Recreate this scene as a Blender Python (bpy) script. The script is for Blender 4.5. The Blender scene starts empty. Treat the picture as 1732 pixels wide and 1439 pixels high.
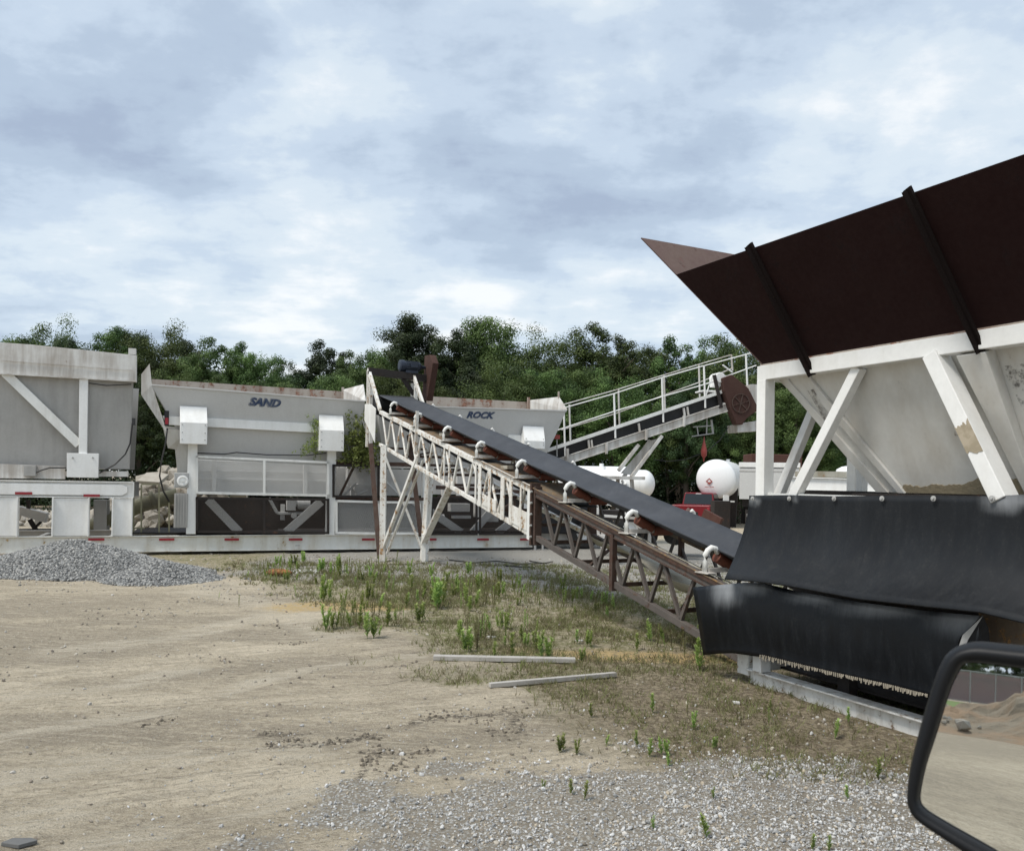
import bpy, bmesh, math, random
import numpy as np
from math import sin, cos, pi, radians, hypot, sqrt
from mathutils import Vector, Matrix, Euler
random.seed(7); RNG = np.random.default_rng(11)
S = bpy.context.scene; COL = S.collection

# ---------------------------------------------------------------- camera
F = 1400.0; PX0 = 866.0; PY0 = 801.0; H = 1.85; ROLL = .018; PITCH = .01
cfwd = Vector((0, cos(PITCH), sin(PITCH))); cup0 = Vector((0, -sin(PITCH), cos(PITCH)))
cright = Vector((cos(ROLL), cup0.y*sin(ROLL), cup0.z*sin(ROLL)))
cup = cright.cross(cfwd); cup.normalize()
cd = bpy.data.cameras.new('camera'); cam = bpy.data.objects.new('camera', cd); COL.objects.link(cam)
cd.sensor_fit = 'HORIZONTAL'; cd.sensor_width = 36; cd.lens = 36*F/1732
cd.shift_y = (PY0-719.5)/1732; cd.clip_start = .05; cd.clip_end = 3000
cam.matrix_world = Matrix.Translation((0, 0, H)) @ Matrix((cright, cup, -cfwd)).transposed().to_4x4()
cd.dof.use_dof = True; cd.dof.focus_distance = 16; cd.dof.aperture_fstop = 13
S.camera = cam

# ---------------------------------------------------------------- sky, sun, exposure
SUN_EL, SUN_AZ = 58, 235          # azimuth: compass-like, clockwise from +Y
w = bpy.data.worlds.new('World'); S.world = w; w.use_nodes = True
nt = w.node_tree; N = nt.nodes; L = nt.links; N.clear()
def nn(t, **k):
    n = N.new(t)
    for a, b in k.items(): setattr(n, a, b)
    return n
def math_(op, a, b=None, c=None):
    n = N.new('ShaderNodeMath'); n.operation = op
    for i, v in enumerate((a, b, c)):
        if v is None: continue
        if isinstance(v, (int, float)): n.inputs[i].default_value = v
        else: L.new(v, n.inputs[i])
    return n.outputs[0]
sky = nn('ShaderNodeTexSky', sky_type='NISHITA'); sky.sun_disc = False
sky.sun_elevation = radians(SUN_EL); sky.sun_rotation = radians(SUN_AZ); sky.air_density = 1.2; sky.dust_density = 2.0
tc = nn('ShaderNodeTexCoord'); sp = nn('ShaderNodeSeparateXYZ'); L.new(tc.outputs['Generated'], sp.inputs[0])
zz = math_('ADD', math_('MAXIMUM', sp.outputs[2], 0.0), .16)
cx = math_('DIVIDE', sp.outputs[0], zz); cy = math_('DIVIDE', sp.outputs[1], zz)
cb = nn('ShaderNodeCombineXYZ'); L.new(cx, cb.inputs[0]); L.new(cy, cb.inputs[1])
def noise(scale, detail, rough, dist=0., off=(0, 0, 0), src=None, st=(1, 1, 1)):
    m = nn('ShaderNodeMapping'); m.inputs['Location'].default_value = off; m.inputs['Scale'].default_value = st
    L.new(src or cb.outputs[0], m.inputs[0])
    n = nn('ShaderNodeTexNoise'); n.inputs['Scale'].default_value = scale; n.inputs['Detail'].default_value = detail
    n.inputs['Roughness'].default_value = rough; n.inputs['Distortion'].default_value = dist; L.new(m.outputs[0], n.inputs[0])
    return n.outputs[0]
def ramp(fac, stops):
    r = nn('ShaderNodeValToRGB'); L.new(fac, r.inputs[0]); e = r.color_ramp.elements
    while len(e) > 1: e.remove(e[0])
    for i, (p, c) in enumerate(stops):
        q = e[0] if i == 0 else e.new(p)
        q.position = p; q.color = (*c, 1) if len(c) == 3 else c
    r.color_ramp.interpolation = 'EASE'
    return r.outputs[0]
n1 = noise(.9, 10, .56, .15, (3.1, 1.7, 0), st=(1, 1.25, 1))
n2 = noise(3.0, 9, .60, .1, (7.3, 2.2, 0), st=(.9, 1.3, 1))
n3 = noise(.28, 3, .5, .1, (1.3, 9.2, 0))
n4 = noise(3.4, 10, .56, .25, (1.1, .4, 2.2), src=tc.outputs['Generated'], st=(1, 1, 1.7))
n5 = noise(9., 9, .6, .15, (4.1, .4, 2.2), src=tc.outputs['Generated'], st=(1, 1, 1.6))
mixv = math_('ADD', math_('ADD', math_('MULTIPLY', n1, .36), math_('MULTIPLY', n2, .17)), math_('ADD', math_('MULTIPLY', n3, .12), math_('ADD', math_('MULTIPLY', n4, .22), math_('MULTIPLY', n5, .13))))
# where the heavier and thinner cloud stands, by compass direction
for (qx, qy, amp, kk) in ((130, 270, -.055, 22), (1250, 40, -.05, 26), (800, 60, -.02, 60), (960, 120, .05, 50), (560, 230, .04, 60), (1450, 120, .055, 70), (380, 395, .02, 60), (660, 370, .03, 90), (120, 470, .015, 25), (1150, 560, .025, 25), (700, 470, -.02, 20), (1000, 330, -.03, 30), (60, 30, .015, 20)):
    dv = (cfwd + cright*((qx-PX0)/F) + cup*((PY0-qy)/F)).normalized()
    dn = nn('ShaderNodeVectorMath', operation='DOT_PRODUCT'); L.new(tc.outputs['Generated'], dn.inputs[0]); dn.inputs[1].default_value = dv
    mixv = math_('ADD', mixv, math_('MULTIPLY', math_('POWER', math_('MAXIMUM', dn.outputs['Value'], 0.), float(kk)), amp))
cl = ramp(mixv, [(.40, (3.25, 3.9, 5.0)), (.45, (4.0, 4.8, 5.85)), (.49, (4.9, 5.75, 6.75)), (.525, (5.9, 6.65, 7.3)), (.585, (7.9, 8.1, 8.2))])
mx = nn('ShaderNodeMixRGB'); mx.inputs[0].default_value = .86; L.new(sky.outputs[0], mx.inputs[1]); L.new(cl, mx.inputs[2])
# brighter, whiter veil towards the horizon (thick cloud seen edge on)
bg = nn('ShaderNodeBackground'); bg.inputs[1].default_value = .105; L.new(mx.outputs[0], bg.inputs[0])
wo = nn('ShaderNodeOutputWorld'); L.new(bg.outputs[0], wo.inputs[0])
sl = bpy.data.lights.new('sun', 'SUN'); sl.energy = 2.4; sl.angle = radians(18); sl.color = (1, .95, .87)
so = bpy.data.objects.new('sun', sl); COL.objects.link(so)
az = radians(SUN_AZ); sd = Vector((sin(az)*cos(radians(SUN_EL)), cos(az)*cos(radians(SUN_EL)), sin(radians(SUN_EL))))
so.rotation_euler = sd.to_track_quat('Z', 'Y').to_euler(); so.location = (0, -5, 30)
S.view_settings.view_transform = 'Standard'; S.view_settings.look = 'None'; S.view_settings.gamma = 1
S.view_settings.exposure = 0.34
S.cycles.max_bounces = 6; S.cycles.transparent_max_bounces = 16

# ---------------------------------------------------------------- geometry helpers
def ray(px, py):
    return cfwd + cright*((px-PX0)/F) + cup*((PY0-py)/F)
def gnd(px, py, z=0.):
    d = ray(px, py); t = (z-H)/d.z; return Vector((d.x*t, d.y*t, z))
def at(px, py, Y):
    d = ray(px, py); t = Y/d.y; return Vector((0, 0, H)) + d*t
class Fr:
    """a vertical working plane of the place: origin, axis along it, axis behind it"""
    def __init__(s, O, a):
        a = Vector((a[0], a[1], 0)).normalized(); s.O = Vector((O[0], O[1], 0)); s.a = a
        b = Vector((a.y, -a.x, 0)); s.b = b if b.y > 0 else -b
    def w(s, x, l, z): return s.O + s.a*x + s.b*l + Vector((0, 0, z))
    def P(s, px, py, l=0.):
        d = ray(px, py); C0 = Vector((0, 0, H)); t = (l - (C0-s.O).dot(s.b))/d.dot(s.b); return C0 + d*t
    def sz(s, px, py, l=0.):
        p = s.P(px, py, l); return (p-s.O).dot(s.a), p.z
    def Q(s, px, py, x):
        d = ray(px, py); C0 = Vector((0, 0, H)); t = (x - (C0-s.O).dot(s.a))/d.dot(s.a); return C0 + d*t
CF = Fr((2.6, 8.0), (-.447, .894))                       # feeder conveyor and its hopper
TF = Fr((-6.4, 20), (cos(radians(21)), sin(radians(21))))  # long bin trailer

class MB:
    def __init__(s): s.v = []; s.f = []
    def add(s, vs, fs):
        n = len(s.v); s.v += [tuple(p) for p in vs]; s.f += [tuple(i+n for i in q) for q in fs]; return s
    def beam(s, p0, p1, w=.05, h=None, up=(0, 0, 1), e0=0, e1=0):
        h = w if h is None else h; p0 = Vector(p0); p1 = Vector(p1); d = (p1-p0).normalized(); p0 = p0-d*e0; p1 = p1+d*e1
        up = Vector(up); side = d.cross(up)
        if side.length < 1e-3: side = d.cross(Vector((1, 0, .01)))
        side.normalize(); u = side.cross(d).normalized(); a = side*(w/2); b = u*(h/2)
        return s.add([p0-a-b, p0+a-b, p0+a+b, p0-a+b, p1-a-b, p1+a-b, p1+a+b, p1-a+b],
                     [(0, 1, 2, 3), (7, 6, 5, 4), (0, 4, 5, 1), (1, 5, 6, 2), (2, 6, 7, 3), (3, 7, 4, 0)])
    def ibeam(s, p0, p1, w, h, side, t=.015):
        """I section, web vertical-ish; side = unit vector across"""
        d = (Vector(p1)-Vector(p0)).normalized(); side = Vector(side); u = side.cross(d).normalized()
        if u.z < 0: u = -u
        p0 = Vector(p0); p1 = Vector(p1)
        s.beam(p0+u*(h/2-t/2), p1+u*(h/2-t/2), w, t, u); s.beam(p0-u*(h/2-t/2), p1-u*(h/2-t/2), w, t, u)
        return s.beam(p0, p1, t, h-2*t-.002, u)
    def box(s, c, size, fr=None, rz=0):
        c = Vector(c); sx, sy, sz = [q/2 for q in size]
        A = (fr.a, fr.b) if fr else (Vector((cos(rz), sin(rz), 0)), Vector((-sin(rz), cos(rz), 0)))
        Z = Vector((0, 0, 1)); vs = [c + A[0]*(i*sx) + A[1]*(j*sy) + Z*(k*sz) for k in (-1, 1) for j in (-1, 1) for i in (-1, 1)]
        return s.add(vs, [(0, 2, 3, 1), (4, 5, 7, 6), (0, 1, 5, 4), (1, 3, 7, 5), (3, 2, 6, 7), (2, 0, 4, 6)])
    def plate(s, pts, th=.02, n=None):
        """flat polygon with thickness th away from the camera (or along n)"""
        pts = [Vector(p) for p in pts]; c = sum(pts, Vector())/len(pts)
        nv = Vector()
        for i in range(len(pts)): nv += (pts[i]-c).cross(pts[(i+1) % len(pts)]-c)
        nv.normalize()
        if n is None:
            if nv.dot(c-Vector((0, 0, H))) < 0: nv = -nv
        else:
            n = Vector(n)
            if nv.dot(n) < 0: nv = -nv
        k = len(pts); vs = pts + [p+nv*th for p in pts]
        return s.add(vs, [tuple(range(k)), tuple(range(2*k-1, k-1, -1))] + [(i, i+k, (i+1) % k+k, (i+1) % k) for i in range(k)])
    def tube(s, pts, r, n=8, cap=True):
        pts = [Vector(p) for p in pts]; rr = r if isinstance(r, (list, tuple)) else [r]*len(pts); rings = []
        ref = Vector((0, 0, 1))
        for i, p in enumerate(pts):
            d = (pts[min(i+1, len(pts)-1)]-pts[max(i-1, 0)]).normalized()
            a = d.cross(ref)
            if a.length < .05: a = d.cross(Vector((1, 0, 0)))
            a.normalize(); b = a.cross(d)
            rings.append([p + (a*cos(2*pi*k/n)+b*sin(2*pi*k/n))*rr[i] for k in range(n)])
        vs = [q for g in rings for q in g]; fs = []
        for i in range(len(pts)-1):
            for k in range(n): fs.append((i*n+k, i*n+(k+1) % n, (i+1)*n+(k+1) % n, (i+1)*n+k))
        if cap: fs += [tuple(range(n-1, -1, -1)), tuple(range((len(pts)-1)*n, len(pts)*n))]
        return s.add(vs, fs)
    def cyl(s, c, axis, r, ln, n=20, r2=None):
        c = Vector(c); d = Vector(axis).normalized(); return s.tube([c-d*ln/2, c+d*ln/2], [r, r if r2 is None else r2], n)
    def lathe(s, c, axis, prof, n=24):
        c = Vector(c); d = Vector(axis).normalized(); a = d.cross(Vector((0, 0, 1)))
        if a.length < .05: a = Vector((1, 0, 0))
        a.normalize(); b = a.cross(d); vs = []
        for (t, r) in prof:
            for k in range(n): vs.append(c + d*t + (a*cos(2*pi*k/n)+b*sin(2*pi*k/n))*max(r, 1e-4))
        fs = [(i*n+k, i*n+(k+1) % n, (i+1)*n+(k+1) % n, (i+1)*n+k) for i in range(len(prof)-1) for k in range(n)]
        return s.add(vs, fs)
    def grid(s, P):
        """P[i][j] points"""
        ni, nj = len(P), len(P[0]); vs = [q for r_ in P for q in r_]
        return s.add(vs, [(i*nj+j, i*nj+j+1, (i+1)*nj+j+1, (i+1)*nj+j) for i in range(ni-1) for j in range(nj-1)])

def link(name, me, parent=None, loc=None):
    o = bpy.data.objects.new(name, me); COL.objects.link(o)
    if parent is not None: o.parent = parent
    if loc is not None: o.location = loc
    return o
def tag(o, label=None, cat=None, group=None, kind=None):
    if label: o['label'] = label
    if cat: o['category'] = cat
    if group: o['group'] = group
    if kind: o['kind'] = kind
    return o
def thing(name, label, cat, loc=(0, 0, 0), rz=0, group=None):
    o = bpy.data.objects.new(name, None); COL.objects.link(o); o.location = loc; o.rotation_euler = (0, 0, rz)
    o.empty_display_size = .2
    return tag(o, label, cat, group)
def fixn(me):
    bm = bmesh.new(); bm.from_mesh(me); bmesh.ops.recalc_face_normals(bm, faces=bm.faces); bm.to_mesh(me); bm.free()
def part(mb, name, mat, parent=None, label=None, smooth=False, bevel=0, world=True, solid=0):
    """mesh in world coordinates; its parent (a thing at its own place) is compensated for"""
    me = bpy.data.meshes.new(name); me.from_pydata(mb.v, [], mb.f); me.update(); fixn(me); me.materials.append(mat)
    if smooth:
        for p in me.polygons: p.use_smooth = True
    o = link(name, me, parent)
    if parent is not None and world and parent.type == 'EMPTY': o.location = -Vector(parent.location)
    if solid:
        m = o.modifiers.new('s', 'SOLIDIFY'); m.thickness = solid; m.offset = 0
    if bevel:
        m = o.modifiers.new('b', 'BEVEL'); m.width = bevel; m.segments = 2; m.limit_method = 'ANGLE'; m.angle_limit = radians(40)
    if smooth and bevel == 0:
        m = None
    if label: o['label'] = label
    return o
def copy_tree(o, parent=None):
    c = o.copy(); COL.objects.link(c)
    if parent is not None: c.parent = parent
    for ch in list(o.children): copy_tree(ch, c)
    return c

def fade(t): return t*t*(3-2*t)
def vnoise(x, y, seed=0):
    xi = np.floor(x).astype(np.int64); yi = np.floor(y).astype(np.int64); fx = fade(x-xi); fy = fade(y-yi)
    def h(a, b):
        n = (a*374761393 + b*668265263 + seed*974711) & 0xffffffff
        n = ((n ^ (n >> 13))*1274126177) & 0xffffffff
        return ((n ^ (n >> 16)) & 0xffff)/65535.
    return (h(xi, yi)*(1-fx)+h(xi+1, yi)*fx)*(1-fy) + (h(xi, yi+1)*(1-fx)+h(xi+1, yi+1)*fx)*fy
def fbm(x, y, o=4, seed=0):
    s = 0; a = .5; t = 0
    for i in range(o): s = s + a*vnoise(x*2**i, y*2**i, seed+i*7); t += a; a *= .5
    return s/t
def sstep(a, b, x): t = np.clip((x-a)/(b-a), 0, 1); return t*t*(3-2*t)

def npmesh(name, V, Fc, mat, tint=None, smooth=False):
    """V (n,3), Fc (m,k) -> mesh; tint = per-vertex float attribute"""
    me = bpy.data.meshes.new(name); m, k = Fc.shape
    me.vertices.add(len(V)); me.vertices.foreach_set('co', V.astype(np.float32).ravel())
    me.loops.add(m*k); me.loops.foreach_set('vertex_index', Fc.astype(np.int32).ravel())
    me.polygons.add(m); me.polygons.foreach_set('loop_start', np.arange(0, m*k, k, dtype=np.int32))
    me.polygons.foreach_set('use_smooth', np.full(m, smooth)); me.update(calc_edges=True)
    if tint is not None:
        a = me.attributes.new('tint', 'FLOAT', 'POINT'); a.data.foreach_set('value', tint.astype(np.float32))
    me.materials.append(mat); return me
def rotmats(n, full=True):
    a = RNG.normal(size=(n, 4)); a /= np.linalg.norm(a, axis=1)[:, None]; q0, q1, q2, q3 = a.T
    return np.stack([1-2*(q2*q2+q3*q3), 2*(q1*q2-q0*q3), 2*(q1*q3+q0*q2), 2*(q1*q2+q0*q3), 1-2*(q1*q1+q3*q3), 2*(q2*q3-q0*q1),
                     2*(q1*q3-q0*q2), 2*(q2*q3+q0*q1), 1-2*(q1*q1+q2*q2)], 1).reshape(n, 3, 3)
def ico(sub=1, jit=.18, seed=0, flat=1.):
    bm = bmesh.new(); bmesh.ops.create_icosphere(bm, subdivisions=sub, radius=1); r = np.random.default_rng(seed)
    V = np.array([v.co[:] for v in bm.verts]); Fc = np.array([[v.index for v in f.verts] for f in bm.faces]); bm.free()
    V = V*(1+r.normal(0, jit, (len(V), 1))); V *= np.array([1, r.uniform(.6, .9), r.uniform(.45, .7)*flat]); return V, Fc
def stones(name, pos, size, mat, sub=1, nvar=6, jit=.18, sink=.25, tint=None, spin=True):
    n = len(pos); V = []; FF = []; T = []; off = 0; var = RNG.integers(0, nvar, n); tint = RNG.random(n) if tint is None else tint
    for k in range(nvar):
        sel = np.where(var == k)[0]
        if not len(sel): continue
        v, f = ico(sub, jit, k+3); m = len(sel)
        R = rotmats(m)
        if not spin:
            an = RNG.uniform(0, 2*pi, m); R = np.zeros((m, 3, 3)); R[:, 0, 0] = np.cos(an); R[:, 0, 1] = -np.sin(an); R[:, 1, 0] = np.sin(an); R[:, 1, 1] = np.cos(an); R[:, 2, 2] = 1
        W = np.einsum('mij,vj->mvi', R, v)*size[sel][:, None, None] + pos[sel][:, None, :]
        V.append(W.reshape(-1, 3)); FF.append((f[None]+(np.arange(m)*len(v))[:, None, None]+off).reshape(-1, 3)); off += m*len(v)
        T.append(np.repeat(tint[sel], len(v)))
    return npmesh(name, np.concatenate(V), np.concatenate(FF), mat, np.concatenate(T))

# ---------------------------------------------------------------- materials
class NT:
    def __init__(s, name):
        s.m = bpy.data.materials.new(name); s.m.use_nodes = True; s.t = s.m.node_tree; s.n = s.t.nodes; s.n.clear(); s.l = s.t.links
        s.tc = s.n.new('ShaderNodeTexCoord').outputs['Object']
    def set(s, node, i, v):
        if v is None: return
        if isinstance(v, bpy.types.NodeSocket): s.l.new(v, node.inputs[i])
        elif isinstance(v, (tuple, list)) and node.inputs[i].type == 'RGBA' and len(v) == 3: node.inputs[i].default_value = (*v, 1)
        else: node.inputs[i].default_value = v
    def noise(s, sc, det=4, ro=.55, st=(1, 1, 1), off=(0, 0, 0), dist=0., src=None, rot=0.):
        if rot:
            q = s.n.new('ShaderNodeMapping'); q.inputs['Rotation'].default_value = (0, 0, -rot); s.l.new(src or s.tc, q.inputs[0]); src = q.outputs[0]
        m = s.n.new('ShaderNodeMapping'); m.inputs['Scale'].default_value = st; m.inputs['Location'].default_value = off; s.l.new(src or s.tc, m.inputs[0])
        n = s.n.new('ShaderNodeTexNoise'); s.set(n, 'Scale', sc); s.set(n, 'Detail', det); s.set(n, 'Roughness', ro); s.set(n, 'Distortion', dist)
        s.l.new(m.outputs[0], n.inputs[0]); return n.outputs[0]
    def vor(s, sc, st=(1, 1, 1), feat='F1', out='Distance', rnd=1.):
        m = s.n.new('ShaderNodeMapping'); m.inputs['Scale'].default_value = st; s.l.new(s.tc, m.inputs[0])
        n = s.n.new('ShaderNodeTexVoronoi'); n.feature = feat; s.set(n, 'Scale', sc); s.set(n, 'Randomness', rnd); s.l.new(m.outputs[0], n.inputs[0]); return n.outputs[out]
    def ramp(s, f, a, b, ca=0., cb=1.):
        n = s.n.new('ShaderNodeMapRange'); n.interpolation_type = 'SMOOTHSTEP'; s.set(n, 0, f)
        for i, v in ((1, a), (2, b), (3, ca), (4, cb)): n.inputs[i].default_value = v
        return n.outputs[0]
    def mth(s, op, a, b=None):
        n = s.n.new('ShaderNodeMath'); n.operation = op; s.set(n, 0, a); s.set(n, 1, b); n.use_clamp = False; return n.outputs[0]
    def mix(s, f, a, b, mode='MIX'):
        n = s.n.new('ShaderNodeMixRGB'); n.blend_type = mode; s.set(n, 0, f); s.set(n, 1, a); s.set(n, 2, b); return n.outputs[0]
    def attr(s, name, out='Fac'):
        n = s.n.new('ShaderNodeAttribute'); n.attribute_name = name; return n.outputs[out]
    def bump(s, h, st=.3, d=.02, nrm=None):
        n = s.n.new('ShaderNodeBump'); s.set(n, 'Strength', st); s.set(n, 'Distance', d); s.set(n, 'Height', h); s.set(n, 'Normal', nrm); return n.outputs[0]
    def out(s, col, ro=.6, metal=0., nrm=None, spec=.4, alpha=None, **k):
        b = s.n.new('ShaderNodeBsdfPrincipled'); s.set(b, 'Base Color', col); s.set(b, 'Roughness', ro); s.set(b, 'Metallic', metal); s.set(b, 'Normal', nrm)
        s.set(b, 'Specular IOR Level', spec); s.set(b, 'Alpha', alpha)
        for a, v in k.items(): s.set(b, a.replace('_', ' '), v)
        o = s.n.new('ShaderNodeOutputMaterial'); s.l.new(b.outputs[0], o.inputs[0]); s.b = b; return s.m

def paint(name, base, dirt=(.30, .26, .20), rust=(.16, .07, .03), dirt_amt=.5, rust_lo=.66, ro=.5, streak=1., bump=.12, sc=1., spec=.4, dent=0.):
    t = NT(name)
    big = t.noise(1.3*sc, 5, .6); fine = t.noise(22*sc, 5, .65); st = t.noise(5*sc, 5, .6, (1, 1, .12), (3, 1, 4)); sp_ = t.noise(9*sc, 6, .7, off=(5, 5, 5))
    f1 = t.mth('MULTIPLY', t.ramp(t.mth('ADD', t.mth('MULTIPLY', st, .6*streak), t.mth('MULTIPLY', big, .5)), .45, .78), dirt_amt)
    c = t.mix(f1, base, dirt)
    c = t.mix(t.ramp(fine, .3, .75, 0, .16), c, tuple(.62*q for q in base))
    rm = t.ramp(t.mth('ADD', t.mth('MULTIPLY', sp_, .7), t.mth('MULTIPLY', st, .35)), rust_lo, rust_lo+.045)
    c = t.mix(rm, c, t.mix(t.ramp(fine, .35, .65), rust, tuple(min(1, q*2.3) for q in rust)))
    halo = t.ramp(t.mth('ADD', t.mth('MULTIPLY', sp_, .7), t.mth('MULTIPLY', st, .35)), rust_lo-.06, rust_lo+.02, 0, .35)
    c = t.mix(halo, c, t.mix(.5, c, rust))
    return t.out(c, t.ramp(fine, 0, 1, ro-.08, ro+.2), nrm=t.bump(t.mth('ADD', fine, rm), bump, .004, t.bump(t.noise(1.7*sc, 2, .4, off=(2, 7, 1)), .5, dent) if dent else None), spec=spec)
M = {}
M['white'] = paint('white_paint', (.82, .82, .79), dirt_amt=.35, rust_lo=.68)
M['whiteclean'] = paint('clean_white_paint', (.86, .86, .84), dirt=(.5, .47, .40), dirt_amt=.35, rust_lo=.725)
M['whiterust'] = paint('weathered_white_paint', (.80, .79, .75), dirt=(.36, .28, .18), rust=(.22, .13, .06), dirt_amt=.55, rust_lo=.575, bump=.35, sc=1.4)
M['whiteband'] = paint('stained_white_paint', (.70, .69, .66), dirt=(.30, .25, .20), rust=(.18, .12, .08), dirt_amt=.75, rust_lo=.68, streak=1.2)
M['rail'] = paint('rail_paint', (.74, .74, .70), dirt=(.42, .34, .2), rust=(.25, .17, .07), dirt_amt=.6, rust_lo=.635, sc=.8)
M['grey'] = paint('grey_bin_paint', (.59, .585, .57), dirt=(.40, .35, .33), rust=(.2, .13, .1), dirt_amt=.5, rust_lo=.705, ro=.6, bump=.06, streak=.7, dent=.05)
M['greydark'] = paint('dull_grey_paint', (.43, .42, .40), dirt=(.26, .25, .23), rust=(.12, .1, .08), dirt_amt=.5, rust_lo=.69, ro=.65, dent=.04)
M['beige'] = paint('bin_beige_paint', (.62, .61, .575), dirt=(.32, .26, .18), rust=(.10, .065, .04), dirt_amt=.4, rust_lo=.69, ro=.6, bump=.08, dent=.04)
M['rust'] = paint('rusty_steel', (.070, .045, .036), dirt=(.12, .09, .07), rust=(.045, .024, .017), dirt_amt=.7, rust_lo=.52, ro=.8, bump=.3)
M['rustgrey'] = paint('weathered_brown_steel', (.098, .085, .077), dirt=(.15, .13, .115), rust=(.06, .036, .027), dirt_amt=.7, rust_lo=.58, ro=.75, bump=.3)
M['rustred'] = paint('red_brown_primer', (.075, .027, .019), dirt=(.10, .06, .045), rust=(.06, .025, .018), dirt_amt=.5, rust_lo=.6, ro=.7)
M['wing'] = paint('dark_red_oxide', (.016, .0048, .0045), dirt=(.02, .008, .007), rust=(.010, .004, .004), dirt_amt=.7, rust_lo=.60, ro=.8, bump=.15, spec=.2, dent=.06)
M['winglight'] = paint('skylit_red_oxide', (.12, .075, .068), dirt=(.15, .11, .09), rust=(.07, .04, .035), dirt_amt=.6, rust_lo=.62, ro=.85, streak=1.3)  # lighter copy of the wing colour; skylight on the inner face painted in
M['darksteel'] = paint('dark_steel', (.024, .019, .017), dirt=(.05, .042, .036), rust=(.06, .03, .02), dirt_amt=.4, rust_lo=.62, ro=.7)
M['rimrust'] = paint('rust_streaked_rim', (.46, .40, .34), dirt=(.24, .15, .11), rust=(.17, .085, .055), dirt_amt=.9, rust_lo=.56, sc=.7)
M['deckplate'] = paint('dusty_rust_plate', (.15, .115, .085), dirt=(.26, .22, .15), rust=(.17, .10, .045), dirt_amt=.8, rust_lo=.55, ro=.85, bump=.5, sc=1.5)
M['pan'] = paint('dirty_cream_sheet', (.46, .44, .37), dirt=(.25, .2, .12), rust=(.2, .11, .05), dirt_amt=.9, rust_lo=.62, ro=.6)
M['roller'] = paint('red_roller', (.20, .06, .035), dirt=(.12, .06, .04), rust=(.05, .03, .025), dirt_amt=.6, rust_lo=.6, ro=.6)
M['rib'] = paint('dark_rib_steel', (.012, .008, .0075), dirt=(.02, .014, .012), rust=(.01, .006, .005), dirt_amt=.5, rust_lo=.62, ro=.85, spec=.12)
M['skid'] = paint('muddy_white_paint', (.80, .79, .75), dirt=(.33, .28, .22), rust=(.18, .13, .09), dirt_amt=.75, rust_lo=.60, ro=.85, bump=.3, sc=2)
M['rustguard'] = paint('dark_rust_guard', (.055, .024, .018), dirt=(.09, .05, .035), rust=(.04, .018, .012), dirt_amt=.6, rust_lo=.6, ro=.8)
M['tape'] = paint('red_reflector', (.30, .02, .03), dirt=(.25, .05, .05), dirt_amt=.3, rust_lo=.9, ro=.35)
M['galv'] = paint('galvanised_steel', (.42, .42, .41), dirt=(.28, .27, .25), dirt_amt=.5, rust_lo=.76, ro=.45)
M['tank'] = paint('tank_white', (.84, .85, .85), dirt=(.55, .54, .5), dirt_amt=.22, rust_lo=.95, ro=.32, bump=.02, streak=.5)
M['wood'] = paint('grey_timber', (.44, .42, .39), dirt=(.26, .23, .19), rust=(.18, .14, .1), dirt_amt=.6, rust_lo=.68, ro=.85, bump=.4, sc=2)
M['blackbox'] = paint('black_plastic', (.012, .012, .014), dirt=(.03, .03, .03), dirt_amt=.3, rust_lo=.95, ro=.4)
M['motor'] = paint('motor_blue_black', (.018, .026, .045), dirt=(.06, .07, .08), dirt_amt=.4, rust_lo=.9, ro=.4)
M['olive'] = paint('olive_pipe', (.22, .21, .13), dirt=(.3, .27, .18), dirt_amt=.5, rust_lo=.75, ro=.5)
M['blue'] = paint('faded_blue_lettering', (.035, .06, .13), dirt=(.25, .27, .3), dirt_amt=.55, rust_lo=.9, ro=.6, sc=3)
M['shadowlet'] = paint('faded_grey_lettering', (.22, .23, .25), dirt=(.4, .4, .4), dirt_amt=.7, rust_lo=.9, ro=.6, sc=3)
M['carred'] = paint('dark_red_car_paint', (.17, .006, .012), dirt=(.12, .04, .04), dirt_amt=.12, rust_lo=.99, ro=.28, bump=0)
M['chrome'] = paint('chrome', (.5, .5, .5), dirt_amt=.1, rust_lo=.99, ro=.2)
M['tyre'] = paint('tyre_rubber', (.022, .022, .022), dirt=(.08, .075, .065), dirt_amt=.5, rust_lo=.99, ro=.85)
M['redpaint'] = paint('faded_red_paint', (.30, .05, .04), dirt=(.3, .15, .12), dirt_amt=.4, rust_lo=.8)
M['cable'] = paint('dark_cable', (.03, .03, .032), dirt_amt=.1, rust_lo=.99)
M['concrete'] = paint('broken_concrete', (.40, .37, .32), dirt=(.24, .2, .15), rust=(.2, .16, .12), dirt_amt=.7, rust_lo=.62, ro=.9, bump=.5, sc=.8)
M['hook'] = paint('chipped_white_bracket', (.82, .82, .79), dirt=(.4, .33, .26), rust=(.16, .08, .05), dirt_amt=.35, rust_lo=.69, sc=1.6)
M['bark'] = paint('bark', (.085, .07, .055), dirt=(.14, .12, .1), dirt_amt=.6, rust_lo=.9, ro=.9, bump=.6, sc=2)
M['fringe'] = paint('frayed_canvas', (.27, .24, .19), dirt=(.2, .17, .13), dirt_amt=.7, rust_lo=.9, ro=.95)
t = NT('window_glass'); M['glass'] = t.out((.012, .016, .018), .06, spec=.6)
t = NT('mirror_silver'); M['mirror'] = t.out((.80, .82, .82), .012, 1.)
t = NT('mirror_housing'); f_ = t.noise(260, 3, .5); M['housing'] = t.out((.0045, .005, .0065), .5, spec=.3, nrm=t.bump(f_, .10, .001))
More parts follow.
